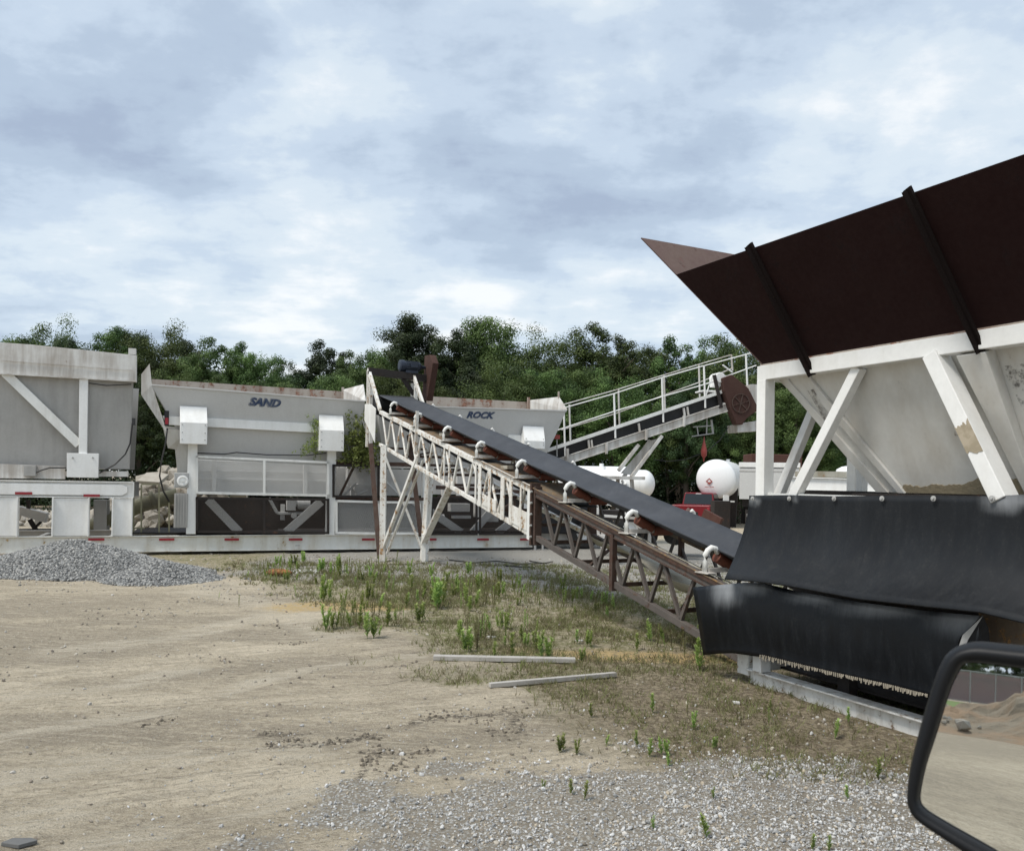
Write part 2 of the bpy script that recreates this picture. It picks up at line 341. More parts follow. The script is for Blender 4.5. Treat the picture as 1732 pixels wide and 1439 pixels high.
# belt rubber with lengthwise scuffs
def rubber(name, base, hi, k=.5, ro=.55, scuff=False):
    t = NT(name); a = t.noise(2.0, 6, .6, (1, 1, 1)); b = t.noise(14, 5, .7, (1, 1, .15)); c = t.noise(45, 4, .7)
    f = t.mth('MULTIPLY', t.ramp(t.mth('ADD', t.mth('MULTIPLY', a, .5), t.mth('MULTIPLY', b, .5)), .38, .72), k)
    col = t.mix(f, base, hi); col = t.mix(t.ramp(c, .55, .8, 0, .25), col, hi)
    if scuff:
        col = t.mix(t.ramp(t.mth('ADD', t.mth('MULTIPLY', c, .5), t.mth('MULTIPLY', b, .5)), .50, .70, 0, .07), col, (.13, .12, .10))
        s_ = t.attr('scuff'); e = t.ramp(t.mth('ADD', s_, t.mth('MULTIPLY', t.mth('SUBTRACT', t.mth('MULTIPLY', t.mth('ADD', b, a), .5), .5), .9)), .15, 1.15, 0, .62)
        col = t.mix(e, col, (.42, .44, .46))
    return t.out(col, t.ramp(b, .2, .8, ro-.1, ro+.15), nrm=t.bump(t.mth('ADD', a, t.mth('MULTIPLY', c, .1)), .12, .008), spec=.3)
M['belt'] = rubber('conveyor_belt_rubber', (.040, .043, .050), (.085, .09, .10), .7, .6)
M['flap'] = rubber('hanging_rubber', (.006, .007, .009), (.017, .020, .024), .7, .55, True)
M['flap2'] = rubber('glossy_black_rubber', (.0035, .005, .008), (.013, .017, .023), .5, .38, True)
M['blackrub'] = rubber('black_rubber', (.018, .018, .019), (.05, .05, .05), .5, .7)
# expanded-metal screen: open diamonds
def screen(name, col, sc, lo, hi):
    t = NT(name)
    d = Vector((TF.a.x, TF.a.y, 0))
    n = t.n.new('ShaderNodeVectorMath'); n.operation = 'DOT_PRODUCT'; t.l.new(t.tc, n.inputs[0]); n.inputs[1].default_value = d; u = n.outputs['Value']
    s_ = t.n.new('ShaderNodeSeparateXYZ'); t.l.new(t.tc, s_.inputs[0]); v = s_.outputs[2]
    def tri(x): return t.mth('ABSOLUTE', t.mth('SUBTRACT', t.mth('FRACT', x), .5))
    a = tri(t.mth('MULTIPLY', t.mth('ADD', u, t.mth('MULTIPLY', v, 1.7)), sc)); b = tri(t.mth('MULTIPLY', t.mth('SUBTRACT', u, t.mth('MULTIPLY', v, 1.7)), sc))
    m_ = t.mth('MINIMUM', a, b); al = t.ramp(m_, lo, hi, 1, 0)
    return t.out(col, .55, alpha=al)
M['screen'] = screen('expanded_metal_screen', (.62, .62, .6), 19, .045, .11)
M['screendark'] = screen('dark_screen', (.06, .045, .035), 23, .04, .11)
# stones: tint attribute picks the shade
def stonemat(name, dark, light, warm, ro=.85):
    t = NT(name); a = t.attr('tint'); c = t.mix(t.ramp(a, .0, .75), dark, light); c = t.mix(t.ramp(a, .86, .9), c, warm)
    c = t.mix(t.ramp(t.noise(60, 4, .6), .3, .7, 0, .35), c, tuple(.5*q for q in light))
    return t.out(c, ro, nrm=t.bump(t.noise(90, 4, .6), .3, .004))
M['stone'] = stonemat('crushed_limestone', (.26, .26, .255), (.62, .615, .60), (.45, .38, .28))
M['stonegrey'] = stonemat('grey_crushed_stone', (.125, .125, .122), (.35, .348, .335), (.46, .45, .42))
M['stonedirt'] = stonemat('dusty_pebbles', (.20, .17, .135), (.46, .42, .35), (.5, .48, .44))
def leafmat(name, dark, light, trans=.25):
    t = NT(name); a = t.attr('tint'); n_ = t.noise(.45, 3, .5)
    oi = t.n.new('ShaderNodeObjectInfo').outputs['Random']
    c = t.mix(t.ramp(t.mth('ADD', t.mth('MULTIPLY', a, .75), t.mth('MULTIPLY', n_, .35)), .15, .95), dark, light)
    hs = t.n.new('ShaderNodeHueSaturation'); t.set(hs, 'Hue', t.ramp(oi, 0, 1, .475, .515)); t.set(hs, 'Value', t.ramp(oi, 0, 1, .72, 1.35)); t.set(hs, 'Saturation', .95); t.set(hs, 'Color', c)
    b = t.n.new('ShaderNodeBsdfPrincipled'); t.set(b, 'Base Color', hs.outputs[0]); t.set(b, 'Roughness', .6); t.set(b, 'Specular IOR Level', .3)
    tr = t.n.new('ShaderNodeBsdfTranslucent'); t.set(tr, 'Color', hs.outputs[0]); ms = t.n.new('ShaderNodeMixShader'); ms.inputs[0].default_value = trans
    t.l.new(b.outputs[0], ms.inputs[1]); t.l.new(tr.outputs[0], ms.inputs[2]); o = t.n.new('ShaderNodeOutputMaterial'); t.l.new(ms.outputs[0], o.inputs[0]); return t.m
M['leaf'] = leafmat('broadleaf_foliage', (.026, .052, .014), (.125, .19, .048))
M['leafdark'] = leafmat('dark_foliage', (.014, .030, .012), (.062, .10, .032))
M['leafdeep'] = leafmat('shaded_foliage', (.007, .016, .006), (.030, .052, .018))  # leaf colours darkened to carry the shade between and under the crowns
M['weed'] = leafmat('weed_leaves', (.14, .21, .045), (.36, .46, .13), .35)
M['grassmat'] = leafmat('dry_and_green_grass', (.26, .23, .12), (.24, .30, .10), .3)

# ================================================================ GROUND
def lerp1(x, xs, ys): return np.interp(x, xs, ys)
def gravel_mask(x, y):
    yb = lerp1(x, [-2.2, -1.3, -1.0, -.4, .6, 1.6, 2.6, 6, 9], [3.0, 4.35, 4.75, 5.15, 5.45, 5.65, 5.35, 4.9, 4.6])
    m = sstep(-.35, .35, yb-y + (fbm(x*2.2, y*2.2, 4, 3)-.5)*1.3)
    hole = sstep(.42, .60, fbm(x*1.1+3, y*1.9, 3, 21))*sstep(1.0, -.6, x)
    return m*(1-.8*hole)*sstep(-1.75, -.45, x + 1.6*(fbm(x*1.6, y*2, 4, 8)-.5))*(y > -1)
def weed_mask(x, y):
    xl = lerp1(y, [4.6, 5.5, 6.2, 7.4, 8.5, 10.5, 13, 16, 19, 26], [1.2, .7, .25, -.2, -.9, -2.0, -3.5, -5.6, -9, -14])
    return sstep(-.3, .9, x-xl+(fbm(x*1.3, y*1.3, 4, 5)-.5)*2.2)*sstep(30, 24, y)*(y > 3)*sstep(14, 8, x)
def ruts(x, y):
    wx = x + .9*(fbm(x*.35, y*.35, 3, 2)-.5)*3; v = y-.32*x-.012*x*x + 1.4*(fbm(x*.22, y*.22, 3, 4)-.5)
    a = fbm(wx*.42, v*1.25, 5, 6); b = fbm(wx*.9, v*3.6, 4, 9)
    return a, b
def dip(y): return -.5*sstep(27, 40, y)
def gz(x, y):
    x = np.asarray(x, float); y = np.asarray(y, float); a, b = ruts(x, y); wm = weed_mask(x, y); near = sstep(40, 18, np.abs(y))
    z = near*((1-wm)*((a-.5)*.055+(b-.5)*.018) + (fbm(x*9, y*12, 3, 37)-.5)*.022*sstep(20, 12, y) + (fbm(x*3, y*3, 4, 31)-.5)*.03 + wm*(fbm(x*5, y*5, 3, 33)-.5)*.03)
    return z + dip(y)
def gzs(x, y): return float(gz(np.array([x]), np.array([y]))[0])
def axis_coords(lo, hi, st, far_lo, far_hi):
    a = list(np.arange(lo, hi+st/2, st)); s = st; v = hi
    while v < far_hi: s *= 1.25; v += s; a.append(v)
    s = st; v = lo; b = []
    while v > far_lo: s *= 1.25; v -= s; b.append(v)
    return np.array(b[::-1]+a)
gx = axis_coords(-9, 5.5, .05, -1500, 1500); gy = axis_coords(3.2, 17.5, .05, -1500, 1500)
X, Y = np.meshgrid(gx, gy); Z = gz(X, Y)
V = np.stack([X, Y, Z], -1).reshape(-1, 3); nx_, ny_ = len(gx), len(gy)
ii = (np.arange(ny_-1)[:, None]*nx_+np.arange(nx_-1)[None]).ravel(); FC = np.stack([ii, ii+1, ii+1+nx_, ii+nx_], 1)
t = NT('yard_ground')
ag, aw, ar, ab, ay, ak = [t.attr(q) for q in ('gravel', 'weedy', 'rut', 'brown', 'straw', 'back')]
n_f = t.noise(5, 8, .65); n_s = t.noise(60, 5, .65); n_m = t.noise(16, 6, .65, off=(4, 1, 0)); streak = t.noise(2.2, 8, .68, (.75, 1.5, 1), (0, 0, 0), 1.1)
tone = t.mth('ADD', t.mth('ADD', t.mth('MULTIPLY', ar, .62), t.mth('MULTIPLY', streak, .42)), t.mth('MULTIPLY', t.mth('SUBTRACT', n_m, .5), .25))
sand = t.mix(t.ramp(tone, .46, .56), (.33, .28, .207), (.47, .40, .293))
sand = t.mix(t.ramp(tone, .55, .66), sand, (.63, .545, .41))
al, ac = t.attr('light'), t.attr('crack')
tread = t.noise(3.2, 9, .7, (.35, 5.0, 1), (1, 2, 0), .25, rot=.42); tread2 = t.noise(3.0, 9, .72, (.5, 6.0, 1), (5, 2, 0), .3, rot=-.12)
grit = t.noise(120, 5, .8); lump = t.noise(24, 8, .72, (1, 1.4, 1), (2, 3, 0), .5)
sand = t.mix(t.ramp(tread, .50, .57, 0, .5), sand, (.26, .222, .168)); sand = t.mix(t.ramp(tread2, .51, .58, 0, .45), sand, (.60, .52, .395))
sand = t.mix(t.mth('MULTIPLY', t.ramp(al, .1, .8), t.ramp(t.mth('ADD', t.mth('MULTIPLY', tread, .5), t.mth('MULTIPLY', lump, .5)), .46, .53, .0, .75)), sand, (.64, .57, .45))
sand = t.mix(t.ramp(lump, .52, .60, 0, .5), sand, (.225, .195, .152)); sand = t.mix(t.ramp(lump, .46, .39, 0, .5), sand, (.58, .52, .41))
sand = t.mix(t.ramp(grit, .53, .60, 0, .5), sand, (.17, .148, .118)); sand = t.mix(t.ramp(grit, .455, .40, 0, .5), sand, (.66, .61, .51))
sand = t.mix(t.mth('MULTIPLY', ac, t.ramp(lump, .44, .50)), sand, (.115, .10, .08))
peb = t.vor(38); pebc = t.vor(38, out='Color')
pe = t.n.new('ShaderNodeSeparateColor'); t.l.new(pebc, pe.inputs[0])
pm = t.mth('MULTIPLY', t.ramp(peb, .30, .22), t.ramp(pe.outputs[0], .74, .78))
sand = t.mix(t.mth('MULTIPLY', pm, t.ramp(n_f, .45, .6)), sand, t.mix(pe.outputs[1], (.22, .21, .19), (.60, .59, .55)))
soil = t.mix(t.ramp(n_m, .42, .58), (.16, .125, .085), (.32, .265, .18)); soil = t.mix(t.ramp(grit, .455, .40, 0, .7), soil, (.48, .43, .34)); soil = t.mix(t.ramp(lump, .52, .58, 0, .6), soil, (.10, .095, .045))
wsoil = t.mix(t.ramp(n_f, .42, .58), (.36, .31, .22), (.22, .21, .11)); wsoil = t.mix(t.ramp(n_s, .5, .6, 0, .5), wsoil, (.14, .14, .06)); wsoil = t.mix(t.ramp(n_m, .52, .62), wsoil, (.46, .40, .30))
wsoil = t.mix(ab, wsoil, soil)
sv = t.vor(48); svc = t.n.new('ShaderNodeSeparateColor'); t.l.new(t.vor(48, out='Color'), svc.inputs[0])
grv = t.mix(svc.outputs[0], (.34, .33, .30), (.62, .61, .57)); grv = t.mix(t.ramp(sv, .26, .55), grv, (.30, .265, .215))
bk = t.mix(t.ramp(n_s, .35, .65), (.24, .23, .21), (.44, .42, .38)); bk = t.mix(t.ramp(n_m, .5, .7, 0, .6), bk, (.22, .19, .14))
c = t.mix(aw, sand, wsoil); c = t.mix(ak, c, bk)
c = t.mix(t.mth('MULTIPLY', ay, t.ramp(n_m, .35, .55)), c, t.mix(n_s, (.35, .24, .10), (.66, .50, .27)))
c = t.mix(t.ramp(t.mth('ADD', ag, t.mth('MULTIPLY', t.mth('SUBTRACT', n_m, .5), .8)), .35, .6, 0, .92), c, grv)
hgt = t.mth('ADD', t.mth('ADD', t.mth('MULTIPLY', lump, .8), t.mth('ADD', t.mth('MULTIPLY', grit, .3), t.mth('MULTIPLY', tread, -.5))), t.mth('ADD', t.mth('MULTIPLY', streak, .5), t.mth('MULTIPLY', pm, .3)))
M['ground'] = t.out(c, .95, nrm=t.bump(hgt, .9, .045), spec=.15)
me = npmesh('ground', V, FC, M['ground'], smooth=True)
xr, yr = X.ravel(), Y.ravel(); ra, rb = ruts(xr, yr)
def ell(cx, cy, rx, ry, a=0):
    dx = xr-cx; dy = yr-cy; u = dx*cos(a)+dy*sin(a); v = -dx*sin(a)+dy*cos(a)
    return sstep(1.25, .55, np.sqrt((u/rx)**2+(v/ry)**2)+(fbm(xr*2, yr*2, 4, 41)-.5)*.9)
brown = np.clip(sstep(9.6, 7.6, yr+(fbm(xr, yr, 3, 12)-.5)*2), 0, 1)*sstep(-.4, 1.0, xr-.1+(yr-6)*.1)
back = sstep(13.0, 15.5, yr+.25*xr+(fbm(xr*.8, yr*.8, 3, 14)-.5)*3.5)*sstep(-6.5, -5, xr+(fbm(xr, yr*.7, 3, 19)-.5)*2)*sstep(30, 24, yr)
yel = np.maximum(ell(-2.45, 12.0, 1.1, .55, .1), ell(1.35, 8.9, 1.3, .35, -.1))
def strokes(lst):
    m = np.zeros(len(xr)); nxy = (fbm(xr*3, yr*3, 4, 81)-.5)*.25
    for pts_, wd in lst:
        q = [gnd(*p_) for p_ in pts_]
        for a_, b_ in zip(q[:-1], q[1:]):
            dx, dy = b_.x-a_.x, b_.y-a_.y; L2 = dx*dx+dy*dy; t_ = np.clip(((xr-a_.x)*dx+(yr-a_.y)*dy)/L2, 0, 1); d_ = np.hypot(xr-a_.x-t_*dx, yr-a_.y-t_*dy)
            m = np.maximum(m, np.clip(1.15-(d_+nxy*wd*2)/wd, 0, 1))
    return m
light = strokes([([(-80, 1262), (60, 1235), (160, 1218), (275, 1207)], .17), ([(-60, 1330), (60, 1310), (160, 1290), (290, 1275)], .25), ([(285, 1295), (400, 1275), (555, 1258)], .10), ([(490, 1283), (545, 1276)], .14), ([(0, 1400), (90, 1380)], .3),
                 ([(380, 1170), (520, 1130), (700, 1110)], .2), ([(100, 1100), (300, 1075), (460, 1040)], .35), ([(120, 1439), (260, 1410)], .2), ([(330, 1000), (450, 1020), (560, 1075)], .4), ([(20, 1180), (200, 1160), (330, 1130)], .2), ([(380, 1385), (560, 1330)], .14)])
crack = strokes([([(430, 1243), (520, 1240)], .035), ([(455, 1264), (560, 1257), (640, 1244)], .03), ([(590, 1248), (640, 1243)], .06), ([(690, 1222), (760, 1211), (860, 1207), (885, 1240)], .045), ([(860, 1207), (980, 1215)], .04), ([(640, 1275), (605, 1325)], .02), ([(665, 1283), (640, 1320)], .018), ([(700, 1290), (665, 1335)], .018), ([(610, 1275), (745, 1272)], .035),
                 ([(210, 1222), (290, 1208)], .02), ([(440, 1090), (520, 1087)], .02), ([(560, 1110), (700, 1088)], .012), ([(560, 1122), (720, 1100)], .012), ([(630, 1160), (780, 1130)], .015), ([(380, 1150), (470, 1120)], .012), ([(820, 1230), (880, 1255)], .03)])
for nm, ar_ in (('gravel', gravel_mask(xr, yr)), ('weedy', weed_mask(xr, yr)), ('rut', np.clip(ra*.75+rb*.25, 0, 1)), ('brown', brown), ('straw', yel*(yr > 0)), ('light', light), ('crack', crack), ('back', back)):
    a_ = me.attributes.new(nm, 'FLOAT', 'POINT'); a_.data.foreach_set('value', ar_.astype(np.float32))
g = link('ground', me); g['kind'] = 'structure'

# loose crushed stone, bottom right and thinly elsewhere
def scatter_pts(n, x0, x1, y0, y1, dens):
    x = RNG.uniform(x0, x1, n); y = RNG.uniform(y0, y1, n); k = RNG.random(n) < dens(x, y); return x[k], y[k]
x, y = scatter_pts(100000, -2.2, 5.0, 3.7, 6.8, lambda x, y: gravel_mask(x, y)**1.3*.85*(.35+.65*sstep(-1.2, 1.4, x))*(.4+.6*sstep(.36, .50, fbm(x*3, y*3, 3, 55)))+.012)
sz_ = np.clip(RNG.lognormal(-5.05, .42, len(x)), .003, .02); pos = np.stack([x, y, gz(x, y)+sz_*.35], 1)
tag(link('loose_gravel', stones('loose_gravel', pos, sz_, M['stone'], 0, 8, .16)), kind='stuff')
x, y = scatter_pts(14000, -9, 8, 4, 20, lambda x, y: .10+.45*sstep(12, 15, y)*(x > -5)+.35*sstep(9, 6, y)*(x > 0) + .7*sstep(.58, .7, fbm(x*.9, y*1.6, 3, 77)))
sz_ = RNG.uniform(.006, .016, len(x))*(1+.05*y); pos = np.stack([x, y, gz(x, y)+sz_*.2], 1)
tag(link('scattered_pebbles', stones('scattered_pebbles', pos, sz_, M['stonedirt'], 0, 8, .16)), kind='stuff')
# clods of dried mud along the ruts
cl_pts = []
for (a, b, n, wd) in [((450, 1262), (640, 1245), 90, .05), ((440, 1240), (500, 1238), 30, .05), ((610, 1300), (640, 1275), 45, .06), ((620, 1275), (720, 1272), 40, .08), ((640, 1310), (700, 1290), 30, .08),
                      ((690, 1218), (860, 1205), 60, .06), ((820, 1215), (850, 1240), 30, .09), ((880, 1205), (870, 1250), 26, .1), ((240, 1225), (300, 1215), 20, .04), ((470, 1090), (520, 1088), 20, .05), ((650, 1130), (700, 1120), 16, .05)]:
    p, q = gnd(*a), gnd(*b)
    for i in range(n):
        u = random.random(); cl_pts.append((p.x+(q.x-p.x)*u+random.gauss(0, wd*.5), p.y+(q.y-p.y)*u+random.gauss(0, wd)+.03*sin(u*9)))
cl = np.array(cl_pts); sz_ = RNG.uniform(.005, .02, len(cl)); pos = np.stack([cl[:, 0], cl[:, 1], gz(cl[:, 0], cl[:, 1])+sz_*.1], 1)
M['mud'] = paint('dried_mud', (.19, .165, .13), dirt=(.12, .105, .08), dirt_amt=.8, rust_lo=.9, ro=.95, bump=.5)
tag(link('mud_clods', stones('mud_clods', pos, sz_, M['mud'], 1, 6, .22)), kind='stuff')

# grey gravel heap, left
def heap_h(x, y):
    r1 = np.sqrt(((x+8.25)/2.6)**2+((y-15.7)/1.35)**2); r2 = np.sqrt(((x+6.2)/1.0)**2+((y-14.75)/.95)**2); r3 = np.sqrt(((x+10.3)/1.6)**2+((y-15.2)/.9)**2)
    n = (fbm(x*1.2, y*1.2, 4, 51)-.5)
    f = lambda r, h: h*np.clip(1-r, -1, 1)
    h = np.maximum(np.maximum(f(r1+.25*n, .60), f(r2+.3*n, .34)), f(r3+.2*n, .34))
    return h + n*.05
xs = np.linspace(-12, -4.2, 157); ys = np.linspace(13.6, 17.5, 79); XX, YY = np.meshgrid(xs, ys); HH = heap_h(XX, YY)
HH = np.where(HH > 0, HH, HH*.4-.04); Vh = np.stack([XX+8, YY-15.6, HH], -1).reshape(-1, 3); ii = (np.arange(78)[:, None]*157+np.arange(156)[None]).ravel()
pile = link('gravel_pile', npmesh('gravel_pile', Vh, np.stack([ii, ii+1, ii+158, ii+157], 1), M['stonegrey'], RNG.random(len(Vh))*.5, True), loc=(-8, 15.6, 0))
tag(pile, 'low heap of grey crushed stone before the left end of the long white rail', 'gravel pile')
n = 34000; x = RNG.uniform(-12, -4.3, n); y = RNG.uniform(13.6, 17, n); h = heap_h(x, y); k = (h > -.015+.02*RNG.random(n)); k |= (RNG.random(n) < .004); x, y, h = x[k], y[k], h[k]
sz_ = RNG.uniform(.016, .036, len(x)); pos = np.stack([x+8, y-15.6, np.maximum(h, .0)+sz_*.3], 1)
sp_ = link('surface_stones', stones('surface_stones', pos, sz_, M['stonegrey'], 0, 8, .16), pile); sp_['kind'] = 'stuff'

# ---------------------------------------------------------------- weeds
def weed_mesh(seed, h=.3, nst=1, leaf=.05, dens=70, spread=.03):
    r = np.random.default_rng(seed); V = []; Fq = []; T = []
    for s_ in range(nst):
        bx, by = (r.normal(0, spread, 2) if nst > 1 else (0, 0)); hh = h*r.uniform(.7, 1.05); lean = r.normal(0, .10, 2)
        def ax(t_): return np.array([bx+lean[0]*t_*hh, by+lean[1]*t_*hh, hh*t_])
        for i in range(4):           # thin stem as crossed strips
            a = ax(i/4); b = ax((i+1)/4); wv = .0035
            for d in ((wv, 0, 0), (0, wv, 0)):
                k = len(V); V += [a-d, a+np.array(d), b+np.array(d), b-d]; Fq.append((k, k+1, k+2, k+3)); T += [.1]*4
        for i in range(dens):
            t_ = .12+.88*(i/dens)**.8; p = ax(t_); an = r.uniform(0, 2*pi); ln = leaf*r.uniform(.7, 1.2)*(1.15-.55*t_); up = r.uniform(.5, 1.5)
            d = np.array([cos(an), sin(an), up]); d /= np.linalg.norm(d); sd_ = np.array([-sin(an), cos(an), 0])*ln*.19
            k = len(V); mid = p+d*ln*.5; tip = p+d*ln+np.array([0, 0, -.1*ln]); V += [p-sd_*.4, p+sd_*.4, mid+sd_, tip, mid-sd_]; Fq.append((k, k+1, k+2, k+4)); Fq.append((k+4, k+2, k+3, k+3)); T += list(np.full(5, .35+.6*t_*r.uniform(.6, 1.1)))
    V = np.array(V); me = bpy.data.meshes.new('weed'); me.from_pydata([tuple(v) for v in V], [], [tuple(dict.fromkeys(f)) for f in Fq]); me.update()
    a = me.attributes.new('tint', 'FLOAT', 'POINT'); a.data.foreach_set('value', np.array(T, np.float32)); me.materials.append(M['weed']); return me
def brownish(me):
    me.materials.clear(); me.materials.append(M['grassmat']); return me
WM = [weed_mesh(1, .34, 3, .075, 60, .03), weed_mesh(2, .30, 1, .07, 60), weed_mesh(3, .24, 1, .055, 50), weed_mesh(4, .2, 2, .05, 40, .02), weed_mesh(5, .26, 1, .04, 34), weed_mesh(6, .40, 4, .08, 60, .045), brownish(weed_mesh(7, .30, 3, .035, 26, .05)), brownish(weed_mesh(8, .22, 5, .04, 16, .06))]
def weed(px, py, hpx, var, label, group='green weeds growing in the yard'):
    p = gnd(px, py); dist = p.y; base = [.34, .30, .24, .2, .26, .40][var]; hh = 1.18*hpx/F*dist; o = link('weed_plant', WM[var]); s_ = hh/base
    o.location = (p.x, p.y, gzs(p.x, p.y)-.005); o.rotation_euler = (0, 0, random.uniform(0, 6.3)); o.scale = (s_*random.uniform(.95, 1.2), s_*1.05, s_)
    return tag(o, label, 'weed', group)
big = [(549, 1018, 38, 5, 'bushiest upright green weed beside the yellow straw patch near the rusty lump'), (608, 1062, 40, 1, 'leftmost tall green weed in the row in front of the straw patch'),
       (619, 1066, 34, 1, 'second weed from the left in the row in front of the straw patch'), (631, 1078, 42, 0, 'largest weed of the row in front of the straw patch'), (641, 1076, 22, 2, 'short weed ending the row in front of the straw patch'),
       (737, 1028, 48, 0, 'tall bushy weed in the middle of the weed patch'), (624, 1014, 28, 5, 'wide low weed between the straw patch and the conveyor legs'), (710, 1052, 36, 0, 'dense green weed standing left of the middle of the weed patch'),
       (976, 1088, 26, 1, 'bright green weed behind the right end of the long plank'), (985, 1118, 24, 0, 'bushy weed touching the right end of the long plank'), (949, 1276, 32, 0, 'tall bright weed alone below the short plank, left of its neighbours'),
       (1077, 1262, 30, 1, 'bright green weed right of centre on the brown soil below the short plank'), (1099, 1280, 34, 1, 'taller weed just right of another on the brown soil'), (1131, 1296, 26, 2, 'small weed on the gravel edge below the brown soil'),
       (1485, 1318, 38, 1, 'green weed standing in brown soil just left of the vehicle mirror'), (1433, 1352, 26, 1, 'weed at the upper edge of the white gravel near the mirror'), (1196, 1422, 46, 2, 'thin tall weed in the white gravel'),
       (1375, 1436, 30, 1, 'weed in the gravel at the bottom edge, left of a pair'), (1402, 1438, 30, 1, 'weed in the gravel at the bottom edge nearest the mirror'), (988, 1358, 34, 2, 'slim weed at the gravel edge in the lower middle'), (966, 1350, 28, 2, 'slimmer weed beside another at the gravel edge'),
       (920, 1344, 16, 3, 'low weed leftmost along the gravel edge'), (1103, 1404, 18, 3, 'low leafy weed inside the white gravel'), (1025, 1262, 22, 2, 'small weed left of the bright pair on brown soil'), (977, 1280, 24, 3, 'small fuzzy weed right of the tall bright one'),
       (501, 1012, 20, 4, 'thin weed at the left edge of the patch'), (545, 968, 26, 0, 'weed standing just left of the white rubble by the long rail'), (575, 966, 26, 5, 'bushy weed right of the white rubble by the long rail'), (468, 990, 24, 4, 'thin weed in front of the rusty lump'),
       (370, 1012, 10, 4, 'tiny dry weed left in the bare sand'), (404, 1026, 18, 4, 'small dark weed alone in the bare sand'), (880, 1140, 22, 4, 'thin weed between the two planks'), (1205, 1352, 16, 3, 'low weed in the gravel right of centre')]
for b in big: weed(*b)
def weed_density(x, y):
    return weed_mask(x, y)*sstep(.40, .62, fbm(x*1.1, y*.8, 3, 91))*(.15+sstep(8.0, 9.5, y)*sstep(16.5, 14, y+.35*x)) 
cnt = 0; placed = []
def spot_ok(px, py):
    for a, b in placed:
        if abs(a-px) < 5 and abs(b-py) < 4: return False
    return True
pA = 'upright green weed standing in the crowded weed patch left of the brown truss'
pB = 'small weed growing thinly on the brown soil right of the planks'
pC = 'small weed sprouting from the gravel near the long white rail'
while cnt < 262:
    x = random.uniform(-5, 3.6); y = random.uniform(4.8, 18.2)
    if random.random() > float(weed_density(np.array([x]), np.array([y]))[0])+.02*(y > 5): continue
    if weed_mask(np.array([x]), np.array([y]))[0] < .4: continue
    sx = (x - (3.0-(y-8)*.5)); 
    if sx > .9: continue
    d = (Vector((x, y, 0))-Vector((0, 0, H))); px = PX0+F*d.dot(cright)/d.dot(cfwd); py = PY0-F*d.dot(cup)/d.dot(cfwd)
    if px > 1500 and py > 1080: continue
    if not spot_ok(px, py): continue
    placed.append((px, py)); hh = random.choice([.16, .2, .24, .28, .32]) if y > 8 else random.choice([.11, .15, .19])
    var = random.choice([0, 1, 1, 2, 2, 4, 4, 3, 6, 7, 6]); base = [.34, .30, .24, .2, .26, .40, .30, .22][var]
    o = link('weed_plant', WM[var]); s_ = hh/base; o.location = (x, y, gzs(x, y)-.005); o.rotation_euler = (0, 0, random.uniform(0, 6.3)); o.scale = (s_*1.0, s_*1.0, s_)
    if var > 5: tag(o, 'dry tan weed stalks standing thinly between the green weeds', 'weed', 'dry weed stalks')
    elif y < 8: tag(o, pB, 'weed', 'weeds on the brown soil')
    elif y > 15: tag(o, pC, 'weed', 'weeds by the long rail')
    else: tag(o, pA, 'weed', 'weeds of the crowded patch')
    cnt += 1
# low grass and dead stalks: nobody could count it
n = 60000; x = RNG.uniform(-6, 5, n); y = RNG.uniform(5.2, 18.5, n)
dn = weed_mask(x, y)*(.2+.8*sstep(.42, .6, fbm(x*1.6, y*1.3, 3, 61)))*(.35+.65*sstep(16.5, 15, y+.3*x)); k = RNG.random(n) < dn; x, y = x[k], y[k]; n = len(x)
B = 4; x = np.repeat(x, B)+RNG.normal(0, .02, n*B); y = np.repeat(y, B)+RNG.normal(0, .02, n*B); tn = np.repeat(RNG.random(n), B); n *= B
hh = RNG.uniform(.025, .09, n)*(.6+.04*y); an = RNG.uniform(0, 2*pi, n); ln = RNG.normal(0, .6, (n, 2))*hh[:, None]; wd = .0016+.00035*y
z = gz(x, y)-.004; P0 = np.stack([x-np.cos(an)*wd, y-np.sin(an)*wd, z], 1); P1 = np.stack([x+np.cos(an)*wd, y+np.sin(an)*wd, z], 1); P2 = np.stack([x+ln[:, 0], y+ln[:, 1], z+hh], 1)
V = np.stack([P0, P1, P2], 1).reshape(-1, 3); FC = np.arange(n*3).reshape(-1, 3)
tag(link('low_grass', npmesh('low_grass', V, FC, M['grassmat'], np.repeat(tn, 3))), kind='stuff')

# planks and litter lying on the ground
def plank(a, b, w_, h_, label):
    p, q = gnd(*a), gnd(*b); m = (p+q)/2; m.z = .03; mb = MB(); mb.beam(p+Vector((0, 0, .035)), q+Vector((0, 0, .03)), w_, h_); o = part(mb, 'wooden_plank', M['wood'], bevel=.004)
    return tag(o, label, 'plank', 'planks lying in the yard')
plank((733, 1117), (973, 1121), .09, .045, 'longer grey weathered plank lying level among the weeds')
plank((828, 1165), (1041, 1145), .05, .04, 'thinner dark edged plank lying aslant nearest the viewer')
def blob(name, mat, p, sc, seed, label, cat, sub=3, jit=.05):
    v, f = ico(sub, 0, seed); r = np.random.default_rng(seed); v = v*(1+.28*(fbm(v[:, 0]*2+9+seed, v[:, 1]*2+v[:, 2]*1.7+9, 3, seed)[:, None]-.5)+r.normal(0, jit*.4, (len(v), 1))); v = v*np.array(sc)
    o = link(name, npmesh(name, v, f, mat, np.full(len(v), .5)), loc=p); return tag(o, label, cat)
t = NT('orange_rust'); M['orange'] = t.out(t.mix(t.ramp(t.noise(9, 5, .6), .35, .65), (.14, .06, .03), (.34, .15, .05)), .9, nrm=t.bump(t.noise(25, 4), .5, .01))
p = gnd(471, 973); blob('rusty_lump', M['orange'], (p.x, p.y, .06), (.24, .2, .12), 5, 'orange rusty lump of scrap lying on the gravel left of the white rubble', 'scrap')
pts = []
